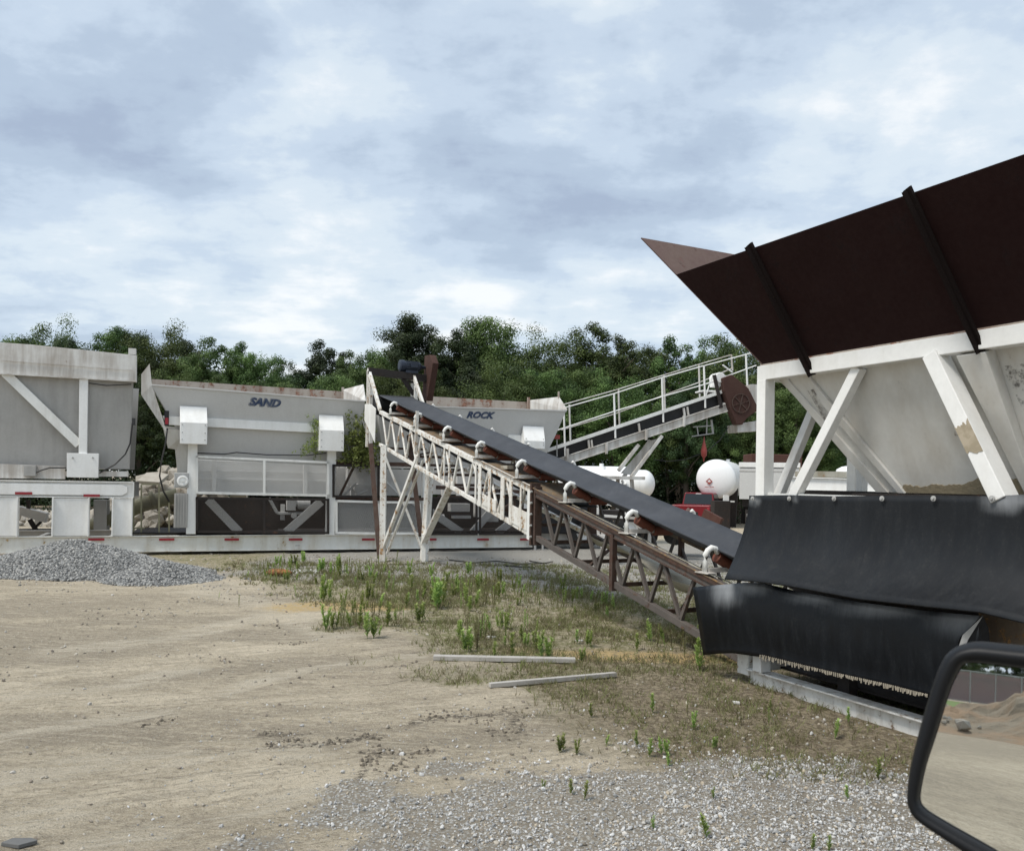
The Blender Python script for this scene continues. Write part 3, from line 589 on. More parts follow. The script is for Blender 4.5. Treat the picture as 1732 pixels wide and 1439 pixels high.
for i in range(46): pts.append((gnd(505, 968).x+random.gauss(0, .17), gnd(505, 968).y+random.gauss(0, .14), .02))
pts = np.array(pts); M['chalk'] = paint('chalky_rubble', (.66, .65, .62), dirt=(.4, .38, .34), dirt_amt=.6, rust_lo=.9, ro=.95)
o = link('white_rubble', stones('white_rubble', pts, RNG.uniform(.02, .06, len(pts)), M['chalk'], 1)); tag(o, 'small scatter of white plaster rubble between weeds by the long rail', 'rubble'); 
p = gnd(31, 1428); mb = MB(); mb.plate([p+Vector((-.075, -.02, .02)), p+Vector((.03, -.05, .022)), p+Vector((.09, .01, .022)), p+Vector((.04, .045, .018)), p+Vector((-.05, .035, .02))], .02, (0, 0, -1))
tag(part(mb, 'flat_stone', M['stonegrey'], bevel=.003), 'flat blue grey stone lying alone in the bottom left sand', 'stone')
for k, (pts_, lb) in enumerate([([(760, 948), (800, 953), (840, 950), (880, 955), (925, 953)], 'black hose lying on the gravel right of the conveyor legs'), ([(855, 958), (880, 960), (905, 961)], 'short black hose end lying nearest on the gravel'), ([(896, 950), (920, 954), (935, 951)], 'thin black hose beside the brown truss foot')]):
    P_ = [gnd(*q)+Vector((0, 0, .02)) for q in pts_]; tag(part(MB().tube(P_, .014, 6), 'rubber_hose', M['cable'], smooth=True), lb, 'hose', 'hoses on the gravel')
p = gnd(726, 952); mb = MB(); mb.box(gnd(683, 952)+Vector((0, 0.05, .012)), (1.5, .6, .02), rz=.45); tag(part(mb, 'base_plate', M['concrete']), 'flat concrete pad under the white conveyor legs', 'pad')
for (px, py, s_, lb) in [(1245, 1190, .03, 'small pale brick fragment on the brown soil by the white skid'), (831, 1079, .05, 'white litter scrap left of the weed row middle'), (980, 1085, .04, 'white litter scrap behind the long plank end')]:
    p = gnd(px, py); mb = MB(); mb.box(p+Vector((0, 0, .012)), (s_*2.2, s_, .02), rz=random.uniform(-.4, .4)); tag(part(mb, 'litter_scrap', M['chalk'], bevel=.003), lb, 'litter')

# ================================================================ TREES
def leaf_cloud(cent, rad, per, size, r, flat=.8):
    """leaf-sized quads clustered around centres -> V,F,T"""
    m = len(cent)*per; c = np.repeat(cent, per, 0); rr = np.repeat(rad, per)[:, None]
    d = r.normal(size=(m, 3)); d /= np.linalg.norm(d, axis=1)[:, None]; rad_ = r.random((m, 1))**.42; off = d*rad_*rr*np.array([1, 1, flat]); p = c+off
    nrm = d*1.0+r.normal(size=(m, 3))*.38+np.array([0, 0, .45]); nrm /= np.linalg.norm(nrm, axis=1)[:, None]
    a = np.cross(nrm, r.normal(size=(m, 3))); a /= np.linalg.norm(a, axis=1)[:, None]; b = np.cross(nrm, a); s = (size*r.uniform(.6, 1.3, m))[:, None]
    V = np.stack([p-a*s*.5, p+b*s*.33, p+a*s*.5, p-b*s*.33], 1).reshape(-1, 3)
    T = np.repeat(np.clip(r.normal(.5, .09, m)+np.repeat(r.normal(0, .16, len(cent)), per), 0, 1), 4); return V, np.arange(m*4).reshape(-1, 4), T
def make_tree(seed, h, cw, base=.25, mat='leaf', kind='round', per=300, ncl=175, size=.12):
    r = np.random.default_rng(seed); cent = []; rad = []; mb = MB(); rnd = random.Random(seed)
    mb.tube([(0, 0, -.6), (r.normal(0, .1), 0, h*.3), (r.normal(0, .2), r.normal(0, .2), h*.55), (0, 0, h*.74)], [.26, .2, .12, .04], 7)
    for i in range(11):
        z0 = h*(base+.5*i/11); an = rnd.uniform(0, 6.28); ln = cw*(.9-.4*i/11)*rnd.uniform(.5, .95)
        mb.tube([(0, 0, z0), (cos(an)*ln*.5, sin(an)*ln*.5, z0+ln*.45), (cos(an)*ln, sin(an)*ln, z0+ln*.75)], [.09, .06, .02], 5)
    lob = r.normal(size=(9, 3)); lob /= np.linalg.norm(lob, axis=1)[:, None]; amp = r.uniform(-.32, .30, 9)
    while len(cent) < ncl:
        d = r.normal(size=3); d /= np.linalg.norm(d); q = r.random()**.38
        k = 1+sum(a*max(0, d@l)**3 for a, l in zip(amp, lob))
        if kind == 'round': e = np.array([cw, cw, h*(1-base)/2]); c = np.array([0, 0, h*(base+(1-base)/2)])
        p = c+d*q*k*e*.88
        if kind == 'round':
            t_ = (p[2]-h*base)/(h*(1-base)); wx = .72+.5*sin(pi*min(max(t_, 0), 1)**.8); p[0] *= wx*.95; p[1] *= wx*.95
        if p[2] < h*.12: continue
        cent.append(p); rad.append(r.uniform(.38, .78)*cw/3.0)
    V, Fc, T = leaf_cloud(np.array(cent), np.array(rad), per, size, r)
    root = thing('broadleaf_tree', 'x', 'tree'); me = bpy.data.meshes.new('trunk'); me.from_pydata(mb.v, [], mb.f); me.materials.append(M['bark']); link('trunk', me, root)
    link('crown', npmesh('crown', V, Fc, M[mat], T), root); return root, h
def conif(seed, h, cw):
    r = np.random.default_rng(seed); cent = []; rad = []; mb = MB(); mb.tube([(0, 0, -.6), (.1, 0, h*.5), (0, 0, h*.97)], [.24, .15, .04], 7)
    for i in range(34):
        z0 = h*(.35+.62*i/34); ln = cw*(1.0-.7*(i/34)**2.6)*r.uniform(.45, 1.1); an = r.uniform(0, 6.28); mb.tube([(0, 0, z0), (cos(an)*ln, sin(an)*ln, z0+ln*.25)], [.05, .02], 5)
        for q in (.45, .75, 1.0): cent.append((cos(an)*ln*q, sin(an)*ln*q, z0+ln*.25*q+.1)); rad.append(r.uniform(.55, 1.0))
    V, Fc, T = leaf_cloud(np.array(cent), np.array(rad), 420, .12, r, .55)
    root = thing('pine_tree', 'x', 'tree'); me = bpy.data.meshes.new('trunk'); me.from_pydata(mb.v, [], mb.f); me.materials.append(M['bark']); link('trunk', me, root)
    link('crown', npmesh('crown', V, Fc, M['leafdark'], T), root); return root, h
PROTO = [make_tree(21, 12, 3.3, .22), make_tree(22, 12, 2.7, .28, ncl=150), make_tree(23, 12, 3.9, .18, ncl=200), make_tree(24, 12, 2.3, .3, 'leafdark', ncl=130), make_tree(25, 12, 3.0, .2, 'leafdark'), conif(26, 12, 3.6), make_tree(27, 12, 2.1, .34, ncl=100, per=260)]
used = set()
def tree(px, topy, Y, var, label, ws=1.0, group='trees at the edge of the wood'):
    hor = PY0+F*PITCH+(px-PX0)*ROLL; top = H+(hor-topy)/F*Y; x = (px-PX0)/F*Y; base = float(dip(np.array([Y]))[0]); root, h0 = PROTO[var]
    s = (top-base)/h0*1.085
    if var in used: root = copy_tree(root)
    used.add(var); root.location = (x, Y, base); root.rotation_euler = (0, 0, random.uniform(0, 6.3)); root.scale = (s*ws, s*ws, s)
    return tag(root, label, 'tree', group)
TR = [(655, 590, 60, 0, 'leafy crown just left of the dark pine, behind the head posts', .8), (-60, 575, 58, 1, 'round tree behind the stained top band of the far left hopper, cut by the frame', 1.1), (35, 572, 60, 0, 'tree peeping over the left end of the stained hopper top band', .9), (82, 551, 62, 2, 'rounded leafy crown above the stained band of the left hopper', .8), (128, 572, 58, 4, 'lower dark crown over the right half of the left hopper', .8),
      (176, 560, 56, 6, 'spindly loose crowned tree just right of the left hopper', .9), (212, 560, 60, 0, 'full tree above the gap between left hopper and sand bin', .8), (262, 556, 58, 2, 'broad crown above the tilted left wing of the sand bin', .9), (300, 572, 63, 4, 'dark crown behind the left corner of the sand bin', .9),
      (338, 571, 57, 1, 'oval crown above the left cover box of the sand bin', .9), (392, 586, 60, 6, 'narrow ragged crown left of the SAND lettering', .9), (428, 598, 58, 0, 'small tree directly above the SAND lettering', .8), (466, 606, 62, 1, 'low crown just right of the SAND lettering', .8),
      (500, 628, 58, 4, 'lowest crown in the dip of the tree line', .8), (548, 581, 60, 3, 'narrow dark tree at the right side of the dip', 1.0), (590, 592, 56, 1, 'tree above the right cover box of the sand bin', .8), (628, 600, 62, 2, 'tree behind the white head posts of the conveyor', .7),
      (688, 566, 58, 5, 'dark pine with flat tiers above the conveyor motor', 1.0), (738, 560, 58, 4, 'dark tree between the pine and the tallest crown', .8), (818, 540, 60, 0, 'tallest crown in the middle of the tree line, right of the motor', .95), (776, 566, 57, 3, 'shoulder crown left of the tallest tree', .9),
      (872, 586, 62, 2, 'low round crown right of the tallest tree', .8), (932, 568, 58, 2, 'broad round bright crown over the right wing of the rock bin', .9), (1008, 549, 60, 1, 'tall tree between the rock bin and the walkway', 1.05), (1052, 572, 57, 6, 'loose pale crown above the lower walkway rail', .9),
      (1098, 588, 62, 0, 'crown behind the middle of the walkway handrail', .8), (1148, 576, 58, 6, 'light feathery crown above the upper walkway', 1.0), (1196, 570, 60, 1, 'tree behind the top of the walkway', .9), (1245, 566, 57, 2, 'tree touching the brown hopper wing edge', .8),
      (1310, 600, 56, 0, 'tree seen between the white legs of the right hopper', .9), (1375, 610, 58, 4, 'dark tree behind the sloping brace of the right hopper', .9), (1440, 600, 60, 2, 'tree mostly hidden by the right hopper body', .9)]
for (px, ty, Yd, var, lb, ws) in TR: tree(px, ty, Yd+2, var, lb, ws)
k = 0
for px, ty in [(20, 660), (110, 640), (235, 650), (290, 640), (470, 660), (560, 650), (660, 640), (720, 632), (790, 640), (850, 625), (905, 640), (985, 640), (1040, 650), (1095, 660), (1160, 650), (1215, 660), (1280, 650), (1345, 670), (1405, 690), (375, 650), (960, 700), (1075, 720), (1130, 700), (1190, 720), (1250, 705), (1320, 720), (250, 700)]:
    k += 1; tree(px, ty-14, 52+(k*37 % 5), [0, 2, 1, 4, 2, 0][k % 6], 'lower bushy tree in the shade under the skyline crowns', 1.0, 'lower trees under the skyline')
n = 420; rr0 = np.random.default_rng(8); V, Fc, T = leaf_cloud(np.stack([rr0.uniform(-54, 54, n), rr0.uniform(61, 64, n), rr0.uniform(-.6, 1.8, n)], 1), rr0.uniform(1., 1.5, n), 240, .26, rr0)
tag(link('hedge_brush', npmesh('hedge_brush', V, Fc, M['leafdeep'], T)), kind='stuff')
# the wood behind, one dark mass
r = np.random.default_rng(5); n = 1500; cx_ = r.uniform(-60, 62, n); cyy = r.uniform(64, 74, n); pxx = PX0+F*cx_/cyy
top = np.interp(pxx, [0, 180, 340, 430, 500, 560, 700, 820, 900, 1010, 1100, 1250, 1700], [600, 585, 600, 630, 650, 612, 588, 575, 600, 585, 612, 590, 600]); zt = H+(815-top)/F*cyy
cz = r.random(n)**.8*(zt-.9+.5)-.5; V, Fc, T = leaf_cloud(np.stack([cx_, cyy, cz], 1), r.uniform(1.0, 1.9, n), 120, .25, r)
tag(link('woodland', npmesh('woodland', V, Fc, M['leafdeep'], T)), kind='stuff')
n = 800; cx_ = r.uniform(-52, 50, n); cyy = r.uniform(50, 62, n); cz = r.uniform(-.6, 2.6, n); V, Fc, T = leaf_cloud(np.stack([cx_, cyy, cz], 1), r.uniform(.6, 1.3, n), 130, .18, r)
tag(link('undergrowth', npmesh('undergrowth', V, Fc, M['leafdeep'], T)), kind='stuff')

# ================================================================ LONG WHITE BIN TRAILER
def T(px, py, l=0.): return TF.P(px, py, l)
def tz(px, py, l=0.): return TF.sz(px, py, l)
ta, tb = TF.a, TF.b; UP = Vector((0, 0, 1))
R = thing('bin_trailer', 'long low white trailer rail carrying the sand and rock bins, guard screens and red reflectors', 'trailer', TF.w(1, 1, 0))
mb = MB(); mb.ibeam(TF.w(-10, .06, .262), TF.w(7.5, .06, .262), .14, .375, tb, .02)
rail = part(mb, 'base_rail', M['rail'], R, bevel=.004)
mb = MB(); mb.ibeam(TF.w(-10, 2.3, .245), TF.w(7.5, 2.3, .245), .14, .41, tb, .02)
for s in np.arange(-9, 7.6, 1.5): mb.beam(TF.w(s, .14, .25), TF.w(s, 2.22, .25), .1, .3)
part(mb, 'rear_rail', M['greydark'], R)
for px in (163, 282, 392, 500, 623, 728, 817, 889):
    s, z = tz(px, 912, -.01); mb = MB(); mb.box(TF.w(s, -.018, z), (.33, .008, .055), TF); part(mb, 'reflector', M['tape'], rail)
mb = MB(); mb.box(TF.w(tz(503, 922)[0], -.02, tz(503, 922)[1]), (.1, .02, .03), TF); part(mb, 'clearance_lamp', M['galv'], rail); mb = MB(); mb.box(TF.w(tz(892, 920)[0], -.02, tz(892, 920)[1]), (.09, .02, .05), TF); part(mb, 'clearance_lamp', M['galv'], rail)

def bin_(name, label, x0, x1, ytop, ybot, xb0, xb1, rim_pts, wings, depth=2.4):
    """hopper box: near panel leans in towards its foot"""
    (pxa, pya), (pxb, pyb) = x0, x1; mb = MB()
    tl = T(pxa, pya, -.12); tr = T(pxb, pyb, -.12); br = T(*xb1, .42); bl = T(*xb0, .42)
    mb.plate([tl, tr, br, bl], .02)
    o = part(mb, name, M['grey'], R, label)
    mb = MB(); D = tb*depth
    tl2, tr2 = tl+D*1.0, tr+D; bl2, br2 = bl+tb*(depth-1.1), br+tb*(depth-1.1)
    mb.plate([tr2-UP*.0, tl2, bl2, br2], .02, tb); mb.plate([tl, tl2, bl2, bl], .02, -ta); mb.plate([tr, tr2, br2, br], .02, ta)
    mb.beam(tl-UP*.012, tr-UP*.012, .05, .03)
    part(mb, 'bin_shell', M['grey'], o)
    if rim_pts:
        mb = MB(); l_ = depth-.14; mb.plate([T(*rim_pts[0], l_), T(*rim_pts[1], l_), T(*rim_pts[2], l_)-UP*.15, T(*rim_pts[3], l_)-UP*.15], .03); part(mb, 'rusty_rim', M['rimrust'], o, 'rust streaked rim')
    for wpts in wings:
        if wpts:
            mb = MB(); mb.plate([T(a, b, c) for a, b, c in wpts], .02); part(mb, 'end_wing', M['whiteband'], o)
    return o
sand = bin_('sand_bin', 'grey sand bin with blue lettering', (257, 650), (616, 678), 0, 0, (331, 776), (600, 790), [(257, 641), (580, 662), (580, 676), (257, 654)], 
            [[(257, 651, -.14), (253, 615, -.14), (239, 633, -.14), (239, 668, -.14)], [(257, 651, -.14), (239, 668, -.14), (276, 724, -.0), (284, 735, .0)], [(579, 659, 2.2), (614, 650, .9), (618, 678, -.08), (579, 675, 2.2)]])
rock = bin_('rock_bin', 'grey rock bin with faded lettering', (640, 684), (958, 694), 0, 0, (650, 790), (880, 792), [(722, 670), (893, 680), (893, 692), (722, 682)],
            [[(893, 677, 2.2), (945, 671, .5), (959, 693, -.10), (893, 694, 2.2)]])
mb = MB(); mb.beam(T(894, 672, 2.1), T(894, 694, 2.1), .07); mb.beam(T(580, 655, 2.1), T(580, 676, 2.1), .06); mb.beam(T(945, 662, .5), T(945, 674, .5), .04); part(mb, 'rim_post', M['rimrust'], rock)
mb = MB(); mb.plate([T(958, 693, -.11), T(941, 733, .10), T(925, 766, .25), T(880, 790, .4), T(900, 735, .12)], .02); part(mb, 'end_panel', M['grey'], rock)
# lettering on the leaning panels
def lettering(txt, px, py, hpx, parent, l0=-.12, l1=.42, shear=.32):
    cu = bpy.data.curves.new('lt', 'FONT'); cu.body = txt; cu.size = 1; cu.shear = shear; cu.offset = .05; cu.extrude = 0; cu.resolution_u = 3
    ob = bpy.data.objects.new('lt', cu); me = bpy.data.meshes.new_from_object(ob); bpy.data.objects.remove(ob)
    xs = [v.co.x for v in me.vertices]; ys = [v.co.y for v in me.vertices]; w_ = max(xs)-min(xs); h_ = max(ys)-min(ys)
    pts = []
    for v in me.vertices: pts.append(((v.co.x-min(xs)), v.co.y-min(ys)))
    fs = [tuple(p.vertices) for p in me.polygons]; return pts, fs, w_, h_
def put_letters(txt, px, py, Wm, Hm, parent, tl, tr, bl, mat, off=.006, dx=0, dz=0, name='lettering'):
    """lay text on the plane tl,tr,bl centred at the pixel"""
    n = (tr-tl).cross(bl-tl).normalized()
    if n.dot(-tl) < 0: n = -n
    C0 = Vector((0, 0, H)); d = ray(px, py); tt = (tl-C0).dot(n)/d.dot(n); c = C0+d*tt; ex = (tr-tl).normalized(); ey = n.cross(ex).normalized()
    if ey.z < 0: ey = -ey
    pts, fs, w_, h_ = lettering(txt, 0, 0, 0, None); mb = MB()
    mb.add([c+ex*((p[0]-w_/2)/w_*Wm+dx)+ey*((p[1]-h_/2)/h_*Hm+dz)+n*off for p in pts], fs); return part(mb, name, mat, parent)
tl, tr, bl = T(257, 650, -.12), T(616, 678, -.12), T(331, 776, .42)
put_letters('SAND', 449, 681, .74, .23, sand, tl, tr, bl, M['shadowlet'], .004, -.03, .0, 'lettering_shadow'); put_letters('SAND', 449, 680.5, .74, .20, sand, tl, tr, bl, M['blue'], .008)
tl, tr, bl = T(640, 684, -.12), T(958, 694, -.12), T(650, 790, .42)
put_letters('ROCK', 815, 702, .80, .21, rock, tl, tr, bl, M['shadowlet'], .004, -.03, 0, 'lettering_shadow'); put_letters('ROCK', 813.5, 702, .80, .17, rock, tl, tr, bl, M['blue'], .008)
# waist beams
mb = MB(); 
def strip(pa, pb, pc, pd, l, th=.06): mb.plate([T(*pa, l), T(*pb, l), T(*pc, l), T(*pd, l)], th)
strip((275, 703), (560, 718), (560, 733), (280, 718), .05, .10); part(mb, 'waist_beam', M['whiteclean'], sand, bevel=.004)
mb = MB(); strip((860, 735), (900, 737), (900, 752), (860, 750), .05, .1); part(mb, 'waist_beam', M['whiteclean'], rock)
# cover boxes: sloping lid over a vertical face
for (x0, x1, yt, ym, yb, par) in [(304, 351, 686, 714, 750, sand), (540, 582, 701, 727, 762, sand), (886, 922, 720, 745, 758, rock)]:
    w_ = x1-x0; sc = 1
    s0, zm = tz(x0+1, ym, -.30); s1, zm1 = tz(x1, ym+1, -.30); zb = tz(x0, yb, -.30)[1]; zt = tz(x0, yt, -.08)[1]; s0t = tz(x0, yt, -.08)[0]; s1t = tz(x1-1, yt+2, -.08)[0]
    a = [TF.w(s0, -.3, zb), TF.w(s1, -.3, zb), TF.w(s1, -.3, zm), TF.w(s0, -.3, zm)]; b = [TF.w(s0, .12, zb), TF.w(s1, .12, zb), TF.w(s1t, -.02, zt), TF.w(s0t, -.02, zt)]
    mb = MB(); mb.add(a+b, [(0, 1, 2, 3), (3, 2, 6, 7), (7, 6, 5, 4), (4, 5, 1, 0), (0, 3, 7, 4), (1, 5, 6, 2)])
    cb_ = part(mb, 'cover_box', M['whiteclean'], par, bevel=.006)
    mb = MB()
    for u in (.08, .92):
        for zq in (zb+.1, zb+.26, zm-.05): mb.cyl(TF.w(s0+(s1-s0)*u, -.305, zq), tb, .014, .015, 8)
    part(mb, 'rivets', M['galv'], cb_)
# posts carrying the bins
mb = MB()
def post(px0, px1, yt, yb, l, d=.12): 
    s0, zt = tz(px0, yt, l); s1, zb = tz(px1, yb, l); mb.box(TF.w((s0+s1)/2, l+d/2, (zt+zb)/2), (abs(s1-s0), d, abs(zt-zb)), TF)
post(318, 331, 750, 903, -.02, .14); pp_ = part(mb, 'bin_post', M['whiteclean'], R, bevel=.004)
mb = MB(); post(554, 566, 762, 905, -.02, .14); part(mb, 'bin_post', M['whiteclean'], R, bevel=.004)
mb = MB(); post(716, 728, 770, 905, .3, .14); part(mb, 'bin_post', M['white'], R, bevel=.004)
mb = MB(); post(888, 896, 757, 905, .3, .12); part(mb, 'bin_post', M['white'], R, bevel=.004)
# guard screens: frame + expanded metal
def screen_(pts, bars, mat, lab, l=-.05, wd=.055):
    mb = MB(); P_ = [T(*p, l) for p in pts]
    for i in range(4): mb.beam(P_[i], P_[(i+1) % 4], .035, wd, tb.cross((P_[(i+1) % 4]-P_[i]).normalized()), e0=wd/2-.003*(i % 2), e1=wd/2-.003*(i % 2))
    for (a, b) in bars: mb.beam(T(*a, l-.002), T(*b, l-.002), .03, wd, ta)
    f = part(mb, 'guard_screen', M['white'] if mat == 'screen' else M['darksteel'], R, lab)
    mb = MB(); mb.plate([p+tb*.02 for p in P_], .004); me_ = part(mb, 'expanded_mesh', M[mat], f)
    return f
screen_([(333, 772), (555, 782), (555, 838), (333, 833)], [((447, 776), (447, 838))], 'screen', 'white framed open mesh guard')
screen_([(333, 842), (555, 845), (555, 901), (333, 899)], [((447, 842), (447, 900))], 'screendark', 'dark framed mesh guard')
screen_([(569, 847), (640, 849), (640, 902), (569, 901)], [], 'screen', 'white framed open mesh guard')
screen_([(644, 849), (710, 850), (710, 902), (644, 902)], [], 'screen', 'white framed open mesh guard')
screen_([(564, 787), (640, 788), (640, 840), (564, 839)], [], 'screendark', 'dark framed mesh guard')
screen_([(730, 842), (806, 842), (806, 903), (730, 903)], [], 'screendark', 'dark framed mesh guard')
screen_([(812, 842), (884, 842), (884, 903), (812, 903)], [], 'screendark', 'dark framed mesh guard')
# inner frame braces and machinery
mb = MB()
for a, b, l, w_ in [((352, 845), (405, 900), .3, .20), ((543, 848), (484, 900), .3, .20), ((690, 840), (780, 900), .5, .20), ((838, 855), (798, 902), .6, .2), ((905, 850), (840, 902), .5, .2)]:
    mb.beam(T(*a, l), T(*b, l), .09, w_, tb.cross((T(*b, l)-T(*a, l)).normalized()))
part(mb, 'frame_brace', M['grey'], R, bevel=.004)
mb = MB()
for a, b, l, w_ in [((566, 783), (720, 786), .1, .1), ((566, 842), (720, 844), .1, .08), ((600, 786), (575, 838), .2, .06), ((600, 700), (645, 930), .0, .001), ((738, 824), (884, 832), .3, .10), ((740, 840), (884, 842), .3, .07), ((806, 842), (806, 900), .2, .05), ((870, 850), (795, 900), .9, .12), ((660, 745), (705, 800), .4, .06)]:
    if w_ > .01: mb.beam(T(*a, l), T(*b, l), w_, w_, tb.cross((T(*b, l)-T(*a, l)).normalized()))
part(mb, 'dark_frame', M['rust'], R)
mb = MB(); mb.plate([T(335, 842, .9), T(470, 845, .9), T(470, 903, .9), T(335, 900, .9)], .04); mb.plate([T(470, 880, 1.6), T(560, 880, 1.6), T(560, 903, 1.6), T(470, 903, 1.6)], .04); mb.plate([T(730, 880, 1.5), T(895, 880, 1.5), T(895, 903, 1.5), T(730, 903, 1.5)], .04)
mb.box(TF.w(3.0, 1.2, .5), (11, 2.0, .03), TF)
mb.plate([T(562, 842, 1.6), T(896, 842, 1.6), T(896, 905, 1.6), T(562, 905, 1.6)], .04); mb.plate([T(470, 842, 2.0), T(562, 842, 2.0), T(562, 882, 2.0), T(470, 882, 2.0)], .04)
part(mb, 'dark_backing', M['darksteel'], R)  # dark plates put in to paint the shading behind the lower guards
mb = MB()
mb.plate([T(333, 778, 1.3), T(560, 786, 1.3), T(560, 840, 1.3), T(333, 836, 1.3)], .03); mb.plate([T(566, 790, 1.5), T(720, 795, 1.5), T(720, 838, 1.5), T(566, 838, 1.5)], .03); mb.plate([T(728, 795, 1.5), T(895, 798, 1.5), T(895, 836, 1.5), T(728, 836, 1.5)], .03)
for a, b in [((362, 778), (362, 836)), ((516, 784), (516, 838)), ((596, 786), (596, 838)), ((750, 790), (750, 838)), ((775, 790), (775, 838))]: mb.beam(T(*a, 1.15), T(*b, 1.15), .14, .1)
for y in (796, 809): mb.beam(T(334, y, 1.2), T(556, y+4, 1.2), .05, .05)
part(mb, 'weigh_hopper', M['grey'], R, bevel=.004)
mb = MB()
mb.cyl(T(514, 852, .8), ta, .13, .30, 16); mb.cyl(T(500, 850, .8), ta, .10, .26, 16); mb.box(T(492, 853, .8), (.22, .24, .3), TF); mb.box(T(478, 866, .9), (.1, .1, .4), TF); mb.box(T(500, 868, .85), (.9, .1, .06), TF)
mb.tube([T(455, 842, .5), T(468, 866, .5), T(472, 868, .5)], .04, 8); mb.cyl(T(523, 866, .7), tb, .10, .1, 16); mb.cyl(T(497, 872, .7), tb, .07, .1, 16)
mb.cyl(T(607, 826, .6), tb, .13, .14, 18); mb.cyl(T(660, 824, .6), tb, .13, .14, 18); mb.box(T(615, 806, .9), (.9, .3, .5), TF)
mb.tube([T(580, 838, .4), T(602, 818, .4)], .035, 6); mb.tube([T(604, 838, .4), T(622, 829, .4)], .035, 6); mb.tube([T(640, 836, .4), T(632, 828, .4)], .03, 6); mb.tube([T(650, 812, .4), T(676, 838, .4)], .035, 6)
mb.box(T(776, 858, .8), (.55, .3, .22), TF); mb.box(T(812, 862, .8), (.3, .3, .4), TF); mb.box(T(780, 874, .8), (.5, .2, .08), TF); mb.box(T(830, 870, .9), (.4, .2, .4), TF); mb.cyl(T(742, 875, .8), ta, .09, .3, 14)
part(mb, 'drive_gear', M['grey'], R, bevel=.005)
# marker light, gate and tray under the sand bin's left end
mb = MB(); mb.box(T(282, 707, -.06), (.10, .08, .34), TF); ml = part(mb, 'marker_lamp', M['blackbox'], R); mb = MB(); mb.box(T(282, 712, -.11), (.07, .02, .15), TF); part(mb, 'lens', M['tape'], ml)
mb = MB(); mb.tube([T(283, 724, -.06), T(280, 750, -.02), T(273, 780, .0), T(270, 805, 0), T(276, 830, .1), T(286, 848, .2)], .02, 6); mb.tube([T(334, 766, .1), T(380, 768, .1), T(400, 765, .1), T(450, 769, .1), T(520, 770, .1), T(552, 766, .1)], .014, 5); part(mb, 'wiring_conduit', M['cable'], R, smooth=True)
mb = MB(); mb.plate([T(276, 724, .1), T(320, 728, .1), T(322, 800, .35), T(300, 800, .35), T(296, 760, .25), T(284, 758, .2)], .3, tb); part(mb, 'chute', M['beige'], sand)
mb = MB(); mb.box(T(307, 812, .1), (.32, .3, .36), TF); ge = part(mb, 'gearbox', M['galv'], R, bevel=.02); mb = MB(); mb.lathe(T(309, 813, -.07), -tb, [(0, .13), (.02, .13), (.03, .09), (.01, .08), (.01, .03), (.05, .03), (.05, 0)], 20); part(mb, 'flange', M['whiteclean'], ge)
mb = MB(); mb.box(T(306, 863, .1), (.30, .3, .80), TF)
for i in range(5): mb.box(T(306, 863, -.06)+ta*(-.12+.06*i), (.02, .03, .78), TF)
part(mb, 'motor_housing', M['greydark'], R)
mb = MB()
for px, t0, b0 in [(226, 815, 901), (239, 820, 901), (269, 820, 901), (286, 850, 900)]: mb.beam(T(px, t0, .3), T(px, b0, .3), .035)
mb.beam(T(239, 819, .3), T(269, 819, .3), .03); mb.beam(T(226, 893, .3), T(245, 893, .3), .03); part(mb, 'railing', M['olive'], R)
mb = MB(); mb.plate([T(240, 822, .33), T(268, 822, .33), T(268, 900, .33), T(240, 900, .33)], .01); part(mb, 'rusty_screen', M['screendark'], R)

# ---- plants growing out of the bin
def leafy(name, pts, n, rad, mat, label, cat, size=.07, stem=None, group=None):
    c = np.array([p[:] for p in pts]); c = c[RNG.integers(0, len(c), n)]+RNG.normal(0, rad, (n, 3)); V, Fc, Tn = leaf_cloud(c, np.full(n, .08), 9, size, RNG, 1.)
    o = thing(name, label, cat, pts[-1], group=group); q = link('foliage', npmesh('foliage', V, Fc, M[mat], Tn), o); q.location = -Vector(pts[-1])
    if stem: part(stem, 'stem', M['bark'], o)
mb = MB()
for px in (590, 600, 612, 622): mb.tube([T(600+(px-600)*.4, 790, .1), T(px, 745, .05), T(px+3, 705, .05)], [.012, .008, .003], 5)
leafy('bin_weed', [T(px, py, .05) for px, py in [(592, 745), (600, 720), (603, 755), (612, 735), (618, 760), (608, 775), (625, 750), (596, 770), (622, 775), (630, 765), (590, 772), (598, 708)]], 430, .13, 'weed', 'tall green weeds growing beside the right cover box of the sand bin', 'weed', .06, mb)
mb = MB(); mb.tube([T(534, 772, 0), T(532, 745, 0), T(533, 712, 0)], [.01, .007, .003], 5)
leafy('bin_weed', [T(px, py, -.02) for px, py in [(530, 745), (534, 735), (526, 760), (532, 725), (530, 755), (536, 762), (514, 765), (533, 714)]], 110, .075, 'weed', 'sparse green weed growing in front of the sand bin, left of its right cover box', 'weed', .045, mb)

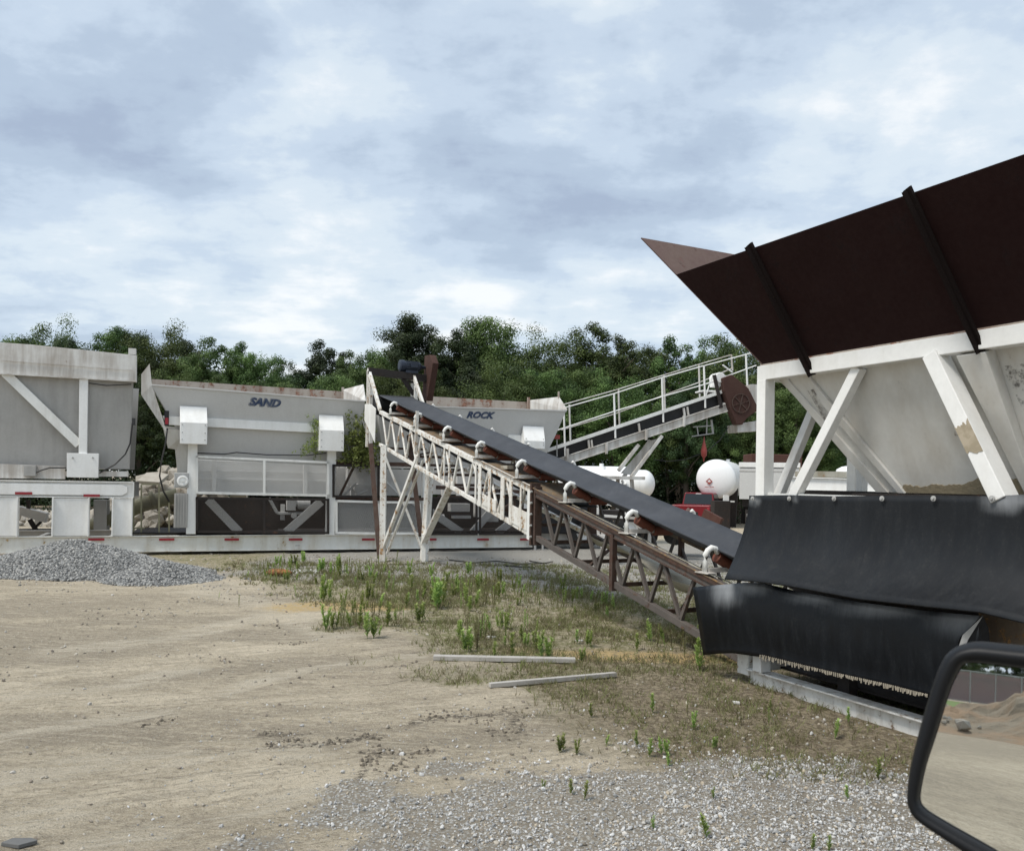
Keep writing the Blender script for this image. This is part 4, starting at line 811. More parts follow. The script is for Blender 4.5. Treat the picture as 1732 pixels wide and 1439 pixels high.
# ================================================================ LEFT HOPPER ON ITS RAISED DECK
LR = thing('raised_hopper', 'large grey hopper with stained white top band on a raised white deck, leftmost', 'hopper', TF.w(-4, 1, .46))
mb = MB(); mb.ibeam(TF.w(-10, .05, 1.505), TF.w(-2.50, .05, 1.505), .16, .37, tb, .02); mb.box(TF.w(-2.49, .0, 1.505), (.02, .2, .36), TF)
dk = part(mb, 'deck_beam', M['whiteclean'], LR, bevel=.004)
mb = MB(); s1, z1 = tz(214, 817); mb.plate([TF.w(-10, -.035, 1.38), TF.w(-2.72, -.035, 1.38), TF.w(-2.62, -.035, 1.45), TF.w(-2.62, -.035, 1.57), TF.w(-2.72, -.035, 1.62), TF.w(-10, -.035, 1.62)], .03, tb); part(mb, 'doubler_plate', M['whiteclean'], dk, bevel=.003)
for px, py in ((40, 834), (155, 838)): s, z = tz(px, py, -.05); mb = MB(); mb.box(TF.w(s, -.05, z), (.33, .008, .055), TF); part(mb, 'reflector', M['tape'], dk)
for (x0, x1) in ((-40, 31), (89, 151), (190, 224)):
    mb = MB(); s0 = tz(x0, 870)[0]; s1 = tz(x1, 870)[0]; mb.box(TF.w((s0+s1)/2, .05, .885), (s1-s0, .12, .85), TF); mb.box(TF.w(s0+.01, .0, .885), (.03, .2, .86), TF); mb.box(TF.w(s1-.01, .0, .885), (.03, .2, .86), TF); part(mb, 'pedestal', M['whiteclean'], LR, bevel=.004)
mb = MB()
for s in (-9, -7, -3.9): mb.box(TF.w(s, 2.2, .885), (.4, .12, .85), TF)
for s in (-9, -7, -5, -3): mb.beam(TF.w(s, .1, 1.5), TF.w(s, 2.2, 1.5), .1, .2)
mb.ibeam(TF.w(-10, 2.2, 1.505), TF.w(-2.5, 2.2, 1.505), .14, .37, tb, .02); part(mb, 'rear_deck', M['greydark'], LR)
mb = MB(); l0, l1 = .15, .30
# bin: near wall
A_ = TF.w(-10, .12, 4.2); B_ = T(224, 640, .12); C_ = T(217, 793, .3); D_ = TF.w(-10, .3, 1.9)
mb.plate([A_, B_, C_, D_], .03); mb.plate([B_, B_+tb*2.3-ta*.9, C_+tb*2.0-ta*.9, C_], .03, ta); mb.plate([A_+tb*2.4, B_+tb*2.4, C_+tb*2.1, D_+tb*2.1], .03, tb)
bn = part(mb, 'bin_wall', M['greydark'], LR, 'plain grey hopper wall with dark specks low on its left')
mb = MB(); mb.plate([TF.w(-10, .1, tz(0, 803, .1)[1]), T(217, 797, .1), T(217, 806, .1), TF.w(-10, .1, 1.7)], .1); mb.plate([TF.w(-10, .08, 2.12), T(110, 788, .08), T(110, 810, .08), TF.w(-10, .08, 1.72)], .05, tb); part(mb, 'sill_plate', M['whiteband'], bn)
mb = MB(); mb.plate([TF.w(-10, -.02, tz(0, 582)[1]+.05), T(55, 583), T(231, 601), T(231, 646), TF.w(-10, -.02, tz(0, 632)[1])], .16, tb)
mb.plate([T(230.5, 601, .17), T(230.5, 601, .17)+tb*2.2-ta*.9, T(230.5, 646, .17)+tb*2.2-ta*.9, T(230.5, 646, .17)], .04, -ta)
bd = part(mb, 'top_band', M['whiteband'], LR, 'white top band with dark run-off stains', bevel=.006)
mb = MB(); mb.beam(T(0, 609, -.03), T(224, 626, -.03), .015, .012); mb.beam(TF.w(-10, -.03, tz(0, 631)[1]), T(231, 645, -.03), .04, .03); mb.box(T(224, 595, .1), (.16, .16, .14), TF); part(mb, 'band_seam', M['whiteband'], bd)
mb = MB(); mb.plate([T(134, 641, .0), T(149, 641, .0), T(147, 768, .0), T(133, 768, .0)], .12, tb); part(mb, 'column', M['whiteclean'], LR, bevel=.008)
mb = MB(); mb.beam(T(8, 630, .08), T(134, 752, .08), .1, .19, tb.cross((T(134, 752, .08)-T(8, 630, .08)).normalized())); part(mb, 'diagonal_brace', M['white'], LR, bevel=.008)
mb = MB(); mb.plate([T(113, 766, -.04), T(167, 767, -.04), T(166, 808, -.04), T(113, 807, -.04)], .14, tb); br_ = part(mb, 'bracket_plate', M['whiteclean'], LR, bevel=.006)
mb = MB()
for px in (123, 157): mb.cyl(T(px, 774, -.05), tb, .02, .03, 8)
part(mb, 'bolts', M['galv'], br_)
mb = MB(); mb.box(T(51, 796, .02), (.24, .12, .24), TF); part(mb, 'junction_box', M['greydark'], LR, bevel=.01)
mb = MB(); mb.tube([T(58, 800, -.02), T(70, 795, -.03), T(84, 791, -.03), T(112, 791, -.02)], .018, 6); mb.tube([T(168, 800, .05), T(195, 785, .05), T(212, 768, .05), T(220, 750, .02), T(224, 715, 0)], .018, 6); mb.tube([T(150, 648, .05), T(180, 652, .05), T(222, 650, .05)], .012, 5)
mb.box(T(226, 713, 0), (.07, .07, .16), TF); part(mb, 'conduit', M['cable'], LR, smooth=False)

# ================================================================ THINGS BEHIND THE TRAILER
p = Vector((-10.8, 26.5, 0)); n = 420; rr_ = RNG.random(n)**.6; an = RNG.uniform(0, 2*pi, n); x = rr_*3.1*np.cos(an); y = rr_*1.8*np.sin(an); z = np.maximum(0, 2.15*(1-rr_)**.8)*RNG.uniform(.75, 1, n)
sz_ = RNG.uniform(.12, .36, n); ob = link('rubble_heap', stones('rubble_heap', np.stack([x, y, z], 1), sz_, M['concrete'], 1, 8, .11), loc=(p.x, p.y, 0)); tag(ob, 'tall heap of broken concrete slabs between the left hopper and the sand bin', 'rubble heap')
for k, (px, py, Yd, L_, lb) in enumerate([(0, 0, 24.5, 0, '')]): pass
mb = MB(); rnd = random.Random(3)
for i in range(16):
    c = Vector((p.x+rnd.uniform(-2.2, 2.4), p.y-rnd.uniform(.2, 1.3), rnd.uniform(.4, 2.0))); u = Vector((rnd.gauss(0, 1), rnd.gauss(0, .6), rnd.gauss(0, .3))).normalized(); v = u.cross(Vector((rnd.gauss(0, .4), -1, rnd.gauss(0, .7)))).normalized(); s1 = rnd.uniform(.25, .6); s2 = rnd.uniform(.2, .4)
    mb.plate([c-u*s1-v*s2*.8, c+u*s1*.8-v*s2, c+u*s1+v*s2*.7, c+u*.1*s1+v*s2*1.1, c-u*s1*.9+v*s2*.8], rnd.uniform(.08, .16))
sl_ = part(mb, 'concrete_slabs', M['concrete'], ob, bevel=.01); sl_.location = -Vector((p.x, p.y, 0))
# low far rubble seen through the deck gaps
n = 300; x = RNG.uniform(-26, -9, n); y = RNG.uniform(30, 34, n); ob = link('far_rubble', stones('far_rubble', np.stack([x, y, -.1+RNG.random(n)*.45], 1), RNG.uniform(.1, .35, n), M['concrete'], 1)); tag(ob, 'low line of broken rubble seen far off through the gaps under the left deck', 'rubble heap')
def Tt(px, py, l): return TF.P(px, py, l)
mb = MB(); mb.tube([T(150, 893, 3), T(190, 876, 3), T(240, 853, 3), T(300, 838, 3)], .2, 16); mb.tube([T(255, 846, 2.96), T(262, 844, 2.96)], .23, 16)
tag(part(mb, 'discharge_pipe', M['olive'], smooth=True), 'thick olive pipe slanting up behind the gap left of the sand bin', 'pipe')
rt = thing('screw_conveyor', 'grey tapering conveyor end with dark supports lying under the left deck', 'conveyor', T(60, 890, 2.5)); mb = MB(); mb.plate([T(30, 856, 2.5), T(78, 868, 2.5), T(76, 884, 2.5), T(30, 870, 2.5)], .35, tb); part(mb, 'trough', M['greydark'], rt)
mb = MB(); mb.beam(T(50, 878, 2.6), T(62, 898, 2.6), .1); mb.beam(T(70, 882, 2.6), T(52, 899, 2.6), .06); mb.beam(T(48, 845, 2.6), T(48, 862, 2.6), .08); mb.box(T(60, 897, 2.6), (1, .3, .08), TF); part(mb, 'support', M['darksteel'], rt)
mb = MB(); mb.beam(T(170, 845, 2.8), T(170, 902, 2.8), .22, .3); mb.beam(T(182, 845, 2.9), T(182, 902, 2.9), .1, .1); tag(part(mb, 'steel_post', M['greydark']), 'dark grey steel posts seen through the right gap under the left deck', 'post')

# ================================================================ FEEDER CONVEYOR (foreground)
cf = CF; ca, cbv = CF.a, CF.b; W_ = 1.0
def zt(s): return .60+.222*s
def zb(s): return -.02+.211*s
CV = thing('feeder_conveyor', 'inclined truss conveyor with dark grey belt, white upper half and brown rusty lower half', 'conveyor', CF.w(6, .5, 0))
def K(s, l, z): return CF.w(s, l, z)
def chords(s0, s1, mat, name, w_=.09, h_=.09):
    mb = MB()
    for l in (0, W_): mb.beam(K(s0, l, zt(s0)), K(s1, l, zt(s1)), w_, h_); mb.beam(K(s0, l, zb(s0)), K(s1, l, zb(s1)), w_*.8, h_*.8)
    return part(mb, name, mat, CV, bevel=.004)
wh = chords(5.05, 12.75, M['whiterust'], 'white_truss', .08, .085)
ru = chords(.25, 4.98, M['rustgrey'], 'brown_truss', .09, .10)
mb = MB(); mb.beam(K(.3, -.055, zt(.3)+.03), K(4.95, -.055, zt(4.95)+.03), .012, .05); mb.beam(K(.3, -.05, zt(.3)-.055), K(4.95, -.05, zt(4.95)-.055), .03, .012); part(mb, 'angle_flange', M['rust'], ru)
# zigzag lacing
def lace(s0, s1, n, mat, parent, r=.02, ls=(0, W_), flat=False):
    mb = MB(); ds = (s1-s0)/n
    for l in ls:
        for i in range(n):
            a = s0+ds*i; m = a+ds*.42; b = a+ds
            for p, q in (((a, zt(a)-.03), (m, zb(m)+.03)), ((m, zb(m)+.03), (b, zt(b)-.03))):
                if flat: mb.beam(K(p[0], l+.0, p[1]), K(q[0], l+.0, q[1]), r*1.6, r*1.6)
                else: mb.tube([K(p[0], l, p[1]), K(q[0], l, q[1])], r, 7, False)
    return part(mb, 'lacing', mat, parent, smooth=not flat)
lace(5.35, 12.6, 11, M['whiterust'], wh, .026, (0,)); lace(5.35, 12.6, 9, M['whiterust'], wh, .022, (W_,))
lace(1.25, 4.75, 6, M['rustgrey'], ru, .026, (0,), True); lace(.9, 4.85, 6, M['rustgrey'], ru, .02, (W_,), True)
mb = MB()   # cross members under and inside
for s in np.arange(.9, 12.7, .95): mb.beam(K(s, 0, zb(s)), K(s, W_, zb(s)), .05)
for s in np.arange(1.6, 12.5, 1.9): mb.beam(K(s, 0, zb(s)), K(s+.9, W_, zb(s+.9)), .035)
part(mb, 'cross_ties', M['rust'], CV)
mb = MB()
for s in np.arange(5.6, 12.6, .72): mb.beam(K(s, .03, zt(s)-.02), K(s, W_, zt(s)-.02), .06)
part(mb, 'top_ties', M['deckplate'], wh)
# flat white stiffener plates riveted over the lacing
mb = MB()
for s, w_ in ((5.12, .10), (5.40, .05), (5.75, .10), (6.05, .13), (6.55, .10), (6.95, .12), (7.12, .05), (8.35, .05), (8.6, .05)):
    mb.plate([K(s-w_/2, -.055, zt(s)-.02), K(s+w_/2, -.055, zt(s)-.02), K(s+w_/2, -.055, zb(s)-.02), K(s-w_/2, -.055, zb(s)-.02)], .018, cbv)
part(mb, 'stiffener_plate', M['whiterust'], wh, bevel=.003)
for s, u, v in ((5.25, .02, .30), (6.35, .03, .22)): 
    mb = MB()
    mb.plate([K(s-.05, -.045, zb(s)+u), K(s+.5, -.045, zb(s+.5)+u), K(s+.5, -.045, zb(s+.5)+v), K(s-.05, -.045, zb(s)+v)], .015, cbv); part(mb, 'lower_plate', M['whiterust'], wh, bevel=.003)
# splice flange between the halves
mb = MB(); mb.box(K(5.0, -.01, (zt(5)+zb(5))/2), (.05, .16, zt(5)-zb(5)+.26), cf); mb.box(K(4.93, -.0, (zt(5)+zb(5))/2-.02), (.05, .12, zt(5)-zb(5)+.2), cf)
sp1 = part(mb, 'splice_flange', M['rust'], CV, bevel=.004)
mb = MB(); mb.plate([K(5.03, -.075, zb(5)-.06), K(5.13, -.075, zb(5)-.04), K(5.13, -.075, zt(5)+.02), K(5.03, -.075, zt(5)+.0)], .02, cbv); part(mb, 'end_plate', M['white'], wh)
mb = MB()
for z in np.linspace(zb(5), zt(5), 5): mb.cyl(K(4.96, -.10, z), cbv, .018, .03, 8)
part(mb, 'bolts', M['galv'], sp1)
mb = MB(); mb.box(K(2.83, -.035, (zt(2.83)+zb(2.83))/2-.05), (.07, .07, zt(2.83)-zb(2.83)+.06), cf); part(mb, 'splice_post', M['rust'], CV)
mb = MB(); mb.box(K(2.78, W_, (zt(2.83)+zb(2.83))/2-.05), (.06, .06, zt(2.83)-zb(2.83)+.0), cf); part(mb, 'splice_post', M['rust'], CV)
mb = MB(); mb.box(K(5.0, W_, (zt(5)+zb(5))/2), (.05, .14, zt(5)-zb(5)+.2), cf); part(mb, 'splice_flange', M['rust'], CV)
# head frame: A-shaped posts, crossbeam, motor, chain guard
mb = MB()
for l in (-.02, W_+.12):
    mb.beam(K(13.75, l, zt(13.7)-1.0), K(13.75, l, 4.52), .09, .07); mb.beam(K(13.75, l, 4.55), K(12.75, l, zt(12.75)+.05), .06, .10, ca)
    mb.beam(K(13.45, l, zt(13.3)-.9), K(13.48, l, 4.2), .09, .05)
hf = part(mb, 'head_frame', M['whiterust'], CV, bevel=.004)
mb = MB(); mb.plate([K(13.85, -.07, 3.7), K(13.35, -.07, 3.66), K(12.95, -.07, 3.52), K(12.98, -.07, 2.72), K(13.3, -.07, 2.95), K(13.85, -.07, 3.3)], .02, cbv); part(mb, 'bearing_plate', M['white'], hf, bevel=.004); mb = MB(); mb.plate([K(13.85, W_+.15, 3.7), K(12.95, W_+.15, 3.52), K(12.98, W_+.15, 2.72), K(13.85, W_+.15, 3.3)], .02, cbv)
part(mb, 'bearing_plate', M['white'], hf)
mb = MB(); mb.beam(K(13.72, -.05, 4.50), K(13.72, 1.62, 4.42), .22, .16); mb.beam(K(13.72, 1.3, 4.3), K(13.72, .85, 4.32), .05); mb.beam(K(13.7, .85, 4.38), K(13.7, 1.15, 4.0), .06, .1); part(mb, 'cross_beam', M['darksteel'], hf, bevel=.004)
c = K(13.72, 1.05, 4.70); mb = MB(); mb.lathe(c, cbv, [(-.30, 0), (-.30, .10), (-.28, .145), (-.18, .15), (-.17, .125), (.22, .125), (.24, .11), (.30, .05), (.42, .03), (.42, 0)], 24)
for i in range(14):
    an = i*2*pi/14; d_ = ca*cos(an)+UP*sin(an); mb.box(c+d_*.13+cbv*.03, (.012, .34, .012), cf)
mb.box(c+cbv*.05-ca*.12+UP*.03, (.10, .18, .14), cf); mb.box(c-UP*.15, (.26, .32, .06), cf); part(mb, 'motor', M['motor'], hf)
mb = MB(); mb.plate([CF.P(x_, y_, 1.45) for x_, y_ in ((718, 602), (727, 600), (732, 614), (728, 640), (722, 678), (713, 676), (717, 630))], .16, cbv); part(mb, 'chain_guard', M['rustguard'], hf, bevel=.01)
mb = MB(); mb.cyl(K(13.35, .5, zt(13.35)+.10), cbv, .24, .98, 28); part(mb, 'head_pulley', M['blackrub'], CV, smooth=False)
# deck plates (spill pans) on the chords
for s0, s1 in ((12.0, 10.5), (10.1, 8.9), (8.5, 7.3), (6.95, 5.75), (5.4, 4.4)):
    mb = MB(); mb.plate([K(s0, .06, zt(s0)+.03), K(s1, .06, zt(s1)+.03), K(s1, .94, zt(s1)+.03), K(s0, .94, zt(s0)+.03)], .01, (0, 0, -1)); part(mb, 'spill_plate', M['deckplate'], CV)
mb = MB()
for s0, s1 in ((4.35, 3.1), (2.75, 1.4)): mb.plate([K(s0, .25, zt(s0)-.02), K(s1, .25, zt(s1)-.02), K(s1, .9, zt(s1)-.28), K(s0, .9, zt(s0)-.28)], .008, (0, 0, -1))
pn = part(mb, 'return_pan', M['pan'], CV)
mb = MB(); P_ = []
for i, s in enumerate(np.linspace(3.9, .5, 12)): P_.append([K(s, .12+.04*sin(i), zt(s)-.25-.05*sin(i*1.3)), K(s, .4, zt(s)-.42-.06*cos(i*1.1)), K(s, .9, zt(s)-.5)])
mb.grid(P_); part(mb, 'hanging_sheet', M['pan'], CV, smooth=True, solid=.006)
# belt: troughed carrying run + return run
NB = 46; prof = [(.10, .335), (.22, .27), (.38, .19), (.52, .178), (.65, .19), (.81, .27), (.93, .335)]
P_ = []
for i in range(NB):
    s = .2+(13.3-.2)*i/(NB-1); fl = max(0, (s-11.9)/1.4); P_.append([K(s, l, zt(s)+(h*(1-fl)+.33*fl)+.004*sin(s*3.2+l)) for l, h in prof])
for q in range(1, 9):
    an = q/8*pi; P_.append([K(13.35+sin(an)*.25, l, zt(13.35)+.10+cos(an)*.25) for l, h in prof])
mb = MB(); mb.grid(P_); part(mb, 'belt', M['belt'], CV, smooth=True, solid=.016)
mb = MB(); mb.grid([[K(s, l, zt(s)-.14-.04*sin(s*2.1)**2) for l in (.12, .5, .92)] for s in np.linspace(4.7, 13.3, 24)]); part(mb, 'return_belt', M['blackrub'], CV, smooth=True, solid=.014)
# idlers: one built, then copied with its sub-parts
def idler():
    mb = MB(); mb.box(K(0, -.02, .075), (.22, .12, .015), cf); mb.beam(K(0, 0, .10), K(0, W_, .10), .06, .05); mb.box(K(0, .34, .115), (.03, .03, .05), cf); mb.box(K(0, .67, .115), (.03, .03, .05), cf)
    o = part(mb, 'idler', M['whiteband'], CV, bevel=.003)
    mb = MB(); mb.tube([K(.0, -.035, .07), K(0, -.035, .20), K(0, -.03, .26), K(-.01, .0, .315), K(-.02, .04, .345), K(-.03, .085, .335), K(-.03, .115, .28)], [.028, .028, .03, .032, .032, .03, .026], 10)
    part(mb, 'bracket', M['hook'], o, smooth=True)
    mb = MB(); mb.tube([K(0, 1.03, .07), K(0, 1.03, .26), K(0, 1.0, .33), K(0, .985, .35), K(0, .97, .33)], [.026, .028, .03, .03, .026], 8); part(mb, 'bracket', M['hook'], o, smooth=True)
    for (a, b) in (((.115, .250), (.36, .122)), ((.37, .10), (.66, .10)), ((.67, .122), (.905, .250))):
        p, q = K(0, a[0], a[1]), K(0, b[0], b[1]); d = (q-p).normalized(); mb = MB(); mb.tube([p, p+d*.01, p+d*.012, q-d*.012, q-d*.01, q], [.03, .055, .062, .062, .055, .03], 16); part(mb, 'roller', M['roller'], o)
    return o
I0 = idler(); base_loc = Vector(I0.location)
for i, s in enumerate((11.93, 10.32, 8.69, 7.14, 5.58, 4.07, 2.55, 1.06)):
    o = I0 if i == 0 else copy_tree(I0, CV); o.location = base_loc+ca*s+Vector((0, 0, zt(s)))
mb = MB(); mb.tube([K(s, -.06, zt(s)+.06) for s in (.4, 2.5, 4.0, 5.6, 7.2)], .009, 5); part(mb, 'pull_cord', M['deckplate'], CV)
# electrical bits, chute skirt
for s, l in ((6.4, .2), (7.9, .4), (9.5, .3)): mb = MB(); mb.box(K(s, l, zt(s)+.07), (.25, .12, .06), cf); part(mb, 'debris_bar', M['pan'], CV, bevel=.004)
# legs: two uprights, cross braces
L0 = gnd(647, 951); L1 = gnd(717, 951); mb = MB()
topn = CF.P(646, 742, 0); topf = K(12.15, W_, zb(12.15))
mb.beam(L0, Vector((L0.x, L0.y, 0))+Vector((-.02, .0, 2.62)), .13, .13); lg = part(mb, 'leg', M['whiterust'], CV, bevel=.006)
mb = MB(); mb.beam(L1, L1+Vector((.10, .1, 2.45)), .15, .13); mb.beam(L1+Vector((.0, -.03, .0)), L1+Vector((-.0, -.03, .65)), .17, .1); part(mb, 'leg', M['whiterust'], CV, bevel=.006)
mb = MB()
b1 = CF.P(707, 770, 0); mb.beam(L0+Vector((.03, -.07, .35)), b1, .07, .07); mb.beam(L0+Vector((.10, -.05, .2)), b1+Vector((.1, .02, -.1)), .05, .05)
mb.beam(L0+Vector((.02, -.02, 2.35)), L1+Vector((-.03, 0, .25)), .10, .05)
b2 = CF.P(765, 815, .3); mb.beam(L1+Vector((-.02, 0, .42)), b2, .13, .07)
part(mb, 'leg_brace', M['whiterust'], CV, bevel=.004)
mb = MB(); mb.beam(K(13.6, .0, 2.95), L0+Vector((-.07, .02, .1)), .10, .07); mb.beam(K(13.6, W_, 2.95), L1+Vector((-.08, .05, .6)), .10, .07); part(mb, 'rear_strut', M['rust'], CV)
mb = MB(); mb.box(L0+Vector((0, 0, .012)), (.35, .25, .02)); mb.box(L1+Vector((0, 0, .012)), (.35, .25, .02)); part(mb, 'foot_plate', M['galv'], CV)
# knobbly weld/bolt stack near the second node
mb = MB(); mb.beam(CF.P(703, 768, -.03), CF.P(706, 695, -.03), .06, .04); part(mb, 'clamp_bar', M['whiterust'], wh)
mb = MB(); mb.plate([K(1.5, .98, zt(1.5)+.05), K(3.4, .98, zt(3.4)+.05), K(3.4, .98, zt(3.4)-.1), K(1.5, .98, zt(1.5)-.1)], .01); part(mb, 'side_angle', M['deckplate'], CV)

# ================================================================ RIGHT FEED HOPPER (near)
HR = thing('feed_hopper', 'big white bin on braced legs with dark red-brown flared wings, nearest on the right', 'hopper', CF.w(-2.5, .3, 0))
SE = -5.2
mb = MB(); mb.beam(K(-.14, -.40, 2.895), K(SE, -.40, 2.895), .11, .135); fr_ = part(mb, 'top_beam', M['whiteclean'], HR, bevel=.006)
mb = MB(); mb.beam(K(-.20, -.34, 2.895), K(-.20, .80, 2.895), .11, .13); mb.beam(K(-.14, .84, 2.895), K(SE, .84, 2.895), .09, .13); part(mb, 'rear_beam', M['white'], HR, bevel=.006)
mb = MB(); mb.beam(K(-.16, -.41, 2.975), K(SE, -.41, 2.985), .05, .03); part(mb, 'chipped_edge', M['rimrust'], fr_)
mb = MB(); mb.beam(K(-.20, -.40, .15), K(-.20, -.40, 2.83), .12, .11, ca); part(mb, 'leg', M['whiteclean'], HR, bevel=.006)
mb = MB(); mb.beam(K(-.18, .80, .15), K(-.18, .80, 2.83), .11, .11, ca); part(mb, 'leg', M['white'], HR, bevel=.006)
bx = CF.P(1432, 828, .35); mb = MB(); mb.beam(K(-.42, .62, 1.5), K(-.42, .62, 2.1), .07, .07, ca); part(mb, 'rear_prop', M['white'], HR)
mb = MB(); mb.beam(CF.P(1343, 842, -.38), CF.P(1454, 622, -.38), .085, .085, cbv.cross((CF.P(1454, 622, -.38)-CF.P(1343, 842, -.38)).normalized())); part(mb, 'brace', M['whiteclean'], HR, bevel=.005)
mb = MB(); a_ = CF.P(1316, 842, -.1); b_ = CF.P(1378, 690, .3); b_ = b_+(b_-a_)*.45; mb.beam(a_, b_, .07, .09, ca); part(mb, 'brace', M['whiteband'], HR, bevel=.005)
mb = MB(); p0 = CF.P(1700, 845, -.40); p1 = CF.P(1582, 600, -.40); d_ = (p1-p0).normalized(); mb.beam(p0, p1, .16, .115, cbv.cross(d_)); bl_ = part(mb, 'leg', M['whiteclean'], HR, 'white slanting leg patched with bare beige', bevel=.006)
mb = MB(); u_ = d_.cross(cbv).normalized(); q0 = p0+d_*.30; rnd = random.Random(5)
edge = [(-.056+.112*i/24, .02+.05*i/24+.035*float(fbm(np.array([i*.31]), np.array([2.]), 4, 8)[0])) for i in range(25)]+[(.056-.112*i/24, .24+.10*float(fbm(np.array([i*.27]), np.array([7.]), 4, 3)[0])) for i in range(25)]
mb.plate([q0-cbv*.084+u_*a+d_*b for a, b in edge], .004, cbv)
t = NT('bare_primer'); M['primer'] = t.out(t.mix(t.ramp(t.noise(12, 5, .6), .4, .6), (.33, .28, .20), (.42, .36, .27)), .8)
part(mb, 'bare_patch', M['primer'], bl_)
mb = MB(); mb.beam(K(-4.6, -.4, .15), K(-4.6, -.4, 2.83), .12, .12, ca); mb.beam(K(-4.6, .8, .15), K(-4.6, .8, 2.83), .12, .12, ca); part(mb, 'leg', M['white'], HR)
# bin
mb = MB(); tlp = K(-.30, -.33, 2.84); blp = CF.P(1505, 832, .06); zb_ = blp.z; sb_ = (blp-CF.O).dot(ca); trp = K(-4.9, -.33, 2.84); brp = K(-4.2, .06, zb_)
mb.plate([tlp, trp, brp, blp], .015, cbv); bin2 = part(mb, 'bin_panel', M['beige'], HR)
mb = MB(); mb.plate([tlp, blp, K(sb_, .4, zb_), K(-.30, .82, 2.84)], .015, ca); mb.plate([K(-.30, .82, 2.84), K(sb_, .40, zb_), K(-4.2, .40, zb_), K(-4.9, .82, 2.84)], .015, cbv); mb.plate([trp, brp, K(-4.2, .4, zb_), K(-4.9, .82, 2.84)], .015, -ca); part(mb, 'bin_shell', M['beige'], bin2)
def onp(s, f, o=0.):     # point on the near panel: s along, f 0 top .. 1 bottom, o out
    return K(s, -.33+.39*f-o, 2.84+(zb_-2.84)*f-o*.3)
mb = MB()
for (s0a, s0b, s1a, s1b, o) in ((-.32, -.40, sb_+.12, sb_+.0, .02), (-.55, -.66, sb_-.1, sb_-.17, .03)): mb.plate([onp(s0a, .0, o), onp(s0b, .0, o), onp(s1b, 1, o), onp(s1a, 1, o)], .03, cbv)
part(mb, 'corner_angle', M['beige'], bin2, bevel=.004)
for (sa, wd) in ((-2.12, .22), (-2.62, .10), (-3.5, .2)):
    mb = MB(); o = .11
    a = [onp(sa, .0, 0), onp(sa-wd, .0, 0), onp(sa-wd-.1, 1, 0), onp(sa-.25, 1, 0)]; b = [onp(sa, 0, o), onp(sa-wd, 0, o), onp(sa-wd-.1, 1, o*.6), onp(sa-.25, 1, o*.6)]
    mb.add(b+a, [(0, 1, 2, 3), (4, 7, 6, 5), (0, 4, 5, 1), (1, 5, 6, 2), (2, 6, 7, 3), (3, 7, 4, 0)]); part(mb, 'stiffener', M['beige'], bin2, bevel=.006)
t = NT('bin_grime'); gr_ = t.noise(7, 6, .7); M['grime'] = t.out((.05, .035, .025), .9, alpha=t.ramp(t.mth('ADD', t.mth('MULTIPLY', gr_, .6), t.mth('MULTIPLY', t.noise(16, 5, .7), .4)), .48, .62, 0, .45))
mb = MB(); mb.plate([onp(-2.36, .12, .004), onp(-2.58, .12, .004), onp(-2.62, .5, .004), onp(-2.44, .42, .004)], .002, cbv); part(mb, 'grime_stain', M['grime'], bin2); mb = MB(); mb.plate([onp(-.62, .12, .035), onp(-.69, .12, .035), onp(-.83, .42, .035), onp(-.74, .42, .035)], .002, cbv); part(mb, 'grime_stain', M['grime'], bin2)
t = NT('caked_mud'); M['caked'] = t.out(t.mix(t.noise(14, 5, .6), (.20, .16, .10), (.33, .28, .19)), .95, nrm=t.bump(t.noise(30, 4), .6, .01))
mb = MB(); rnd = random.Random(9); top = []; n_ = 70
for i in range(n_+1):
    u = i/n_; hgt = .03+.05*sstep(.3, .5, u)+.07*float(fbm(np.array([u*9.]), np.array([1.]), 4, 5)[0])+.015*rnd.random(); top.append(onp(-1.34-1.5*u, 1-hgt, .012))
mb.plate(top+[onp(-2.84, 1, .012), onp(-1.30, 1, .012)], .008, cbv); part(mb, 'caked_mud', M['caked'], bin2)
mb = MB(); mb.beam(K(sb_+.25, .0, zb_-.04), K(-4.5, .0, zb_-.04), .2, .05); mb.beam(K(.1, .40, zb_-.05), K(-4.5, .40, zb_-.05), .1, .1); part(mb, 'outlet_frame', M['darksteel'], HR)
mb = MB(); mb.beam(K(-.1, -.38, 1.74), K(-4.8, -.38, 1.74), .06, .1); part(mb, 'hanger_rail', M['white'], HR)
# wings
WL = (.42, -.97, 3.87)
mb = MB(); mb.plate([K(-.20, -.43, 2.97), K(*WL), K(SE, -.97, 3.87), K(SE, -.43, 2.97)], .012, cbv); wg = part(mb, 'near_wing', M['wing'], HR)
for (s1, s0) in ((-.62, -.78), (-2.15, -2.30), (-3.7, -3.85)):
    mb = MB(); p1 = K(s1, -.99, 3.90); p0 = K(s0, -.40, 2.83); d_ = (p1-p0).normalized(); n_ = ca.cross(d_); n_.normalize()
    if n_.dot(cbv) > 0: n_ = -n_
    mb.plate([p0+n_*.035-ca*.03, p0+n_*.035+ca*.03, p1+n_*.035+ca*.025-UP*.0, p1+n_*.035-ca*.025+UP*.02], .03, -n_); mb.beam(p0+n_*.055, p1+n_*.055, .012, .045, n_); part(mb, 'wing_rib', M['rib'], wg)
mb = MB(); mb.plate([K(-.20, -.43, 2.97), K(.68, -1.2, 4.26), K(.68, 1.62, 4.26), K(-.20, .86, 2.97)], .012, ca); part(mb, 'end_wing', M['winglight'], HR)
mb = MB(); mb.plate([K(-.20, .86, 2.97), K(.42, 1.40, 3.87), K(SE, 1.40, 3.87), K(SE, .86, 2.97)], .012, cbv); part(mb, 'far_wing', M['wing'], HR)
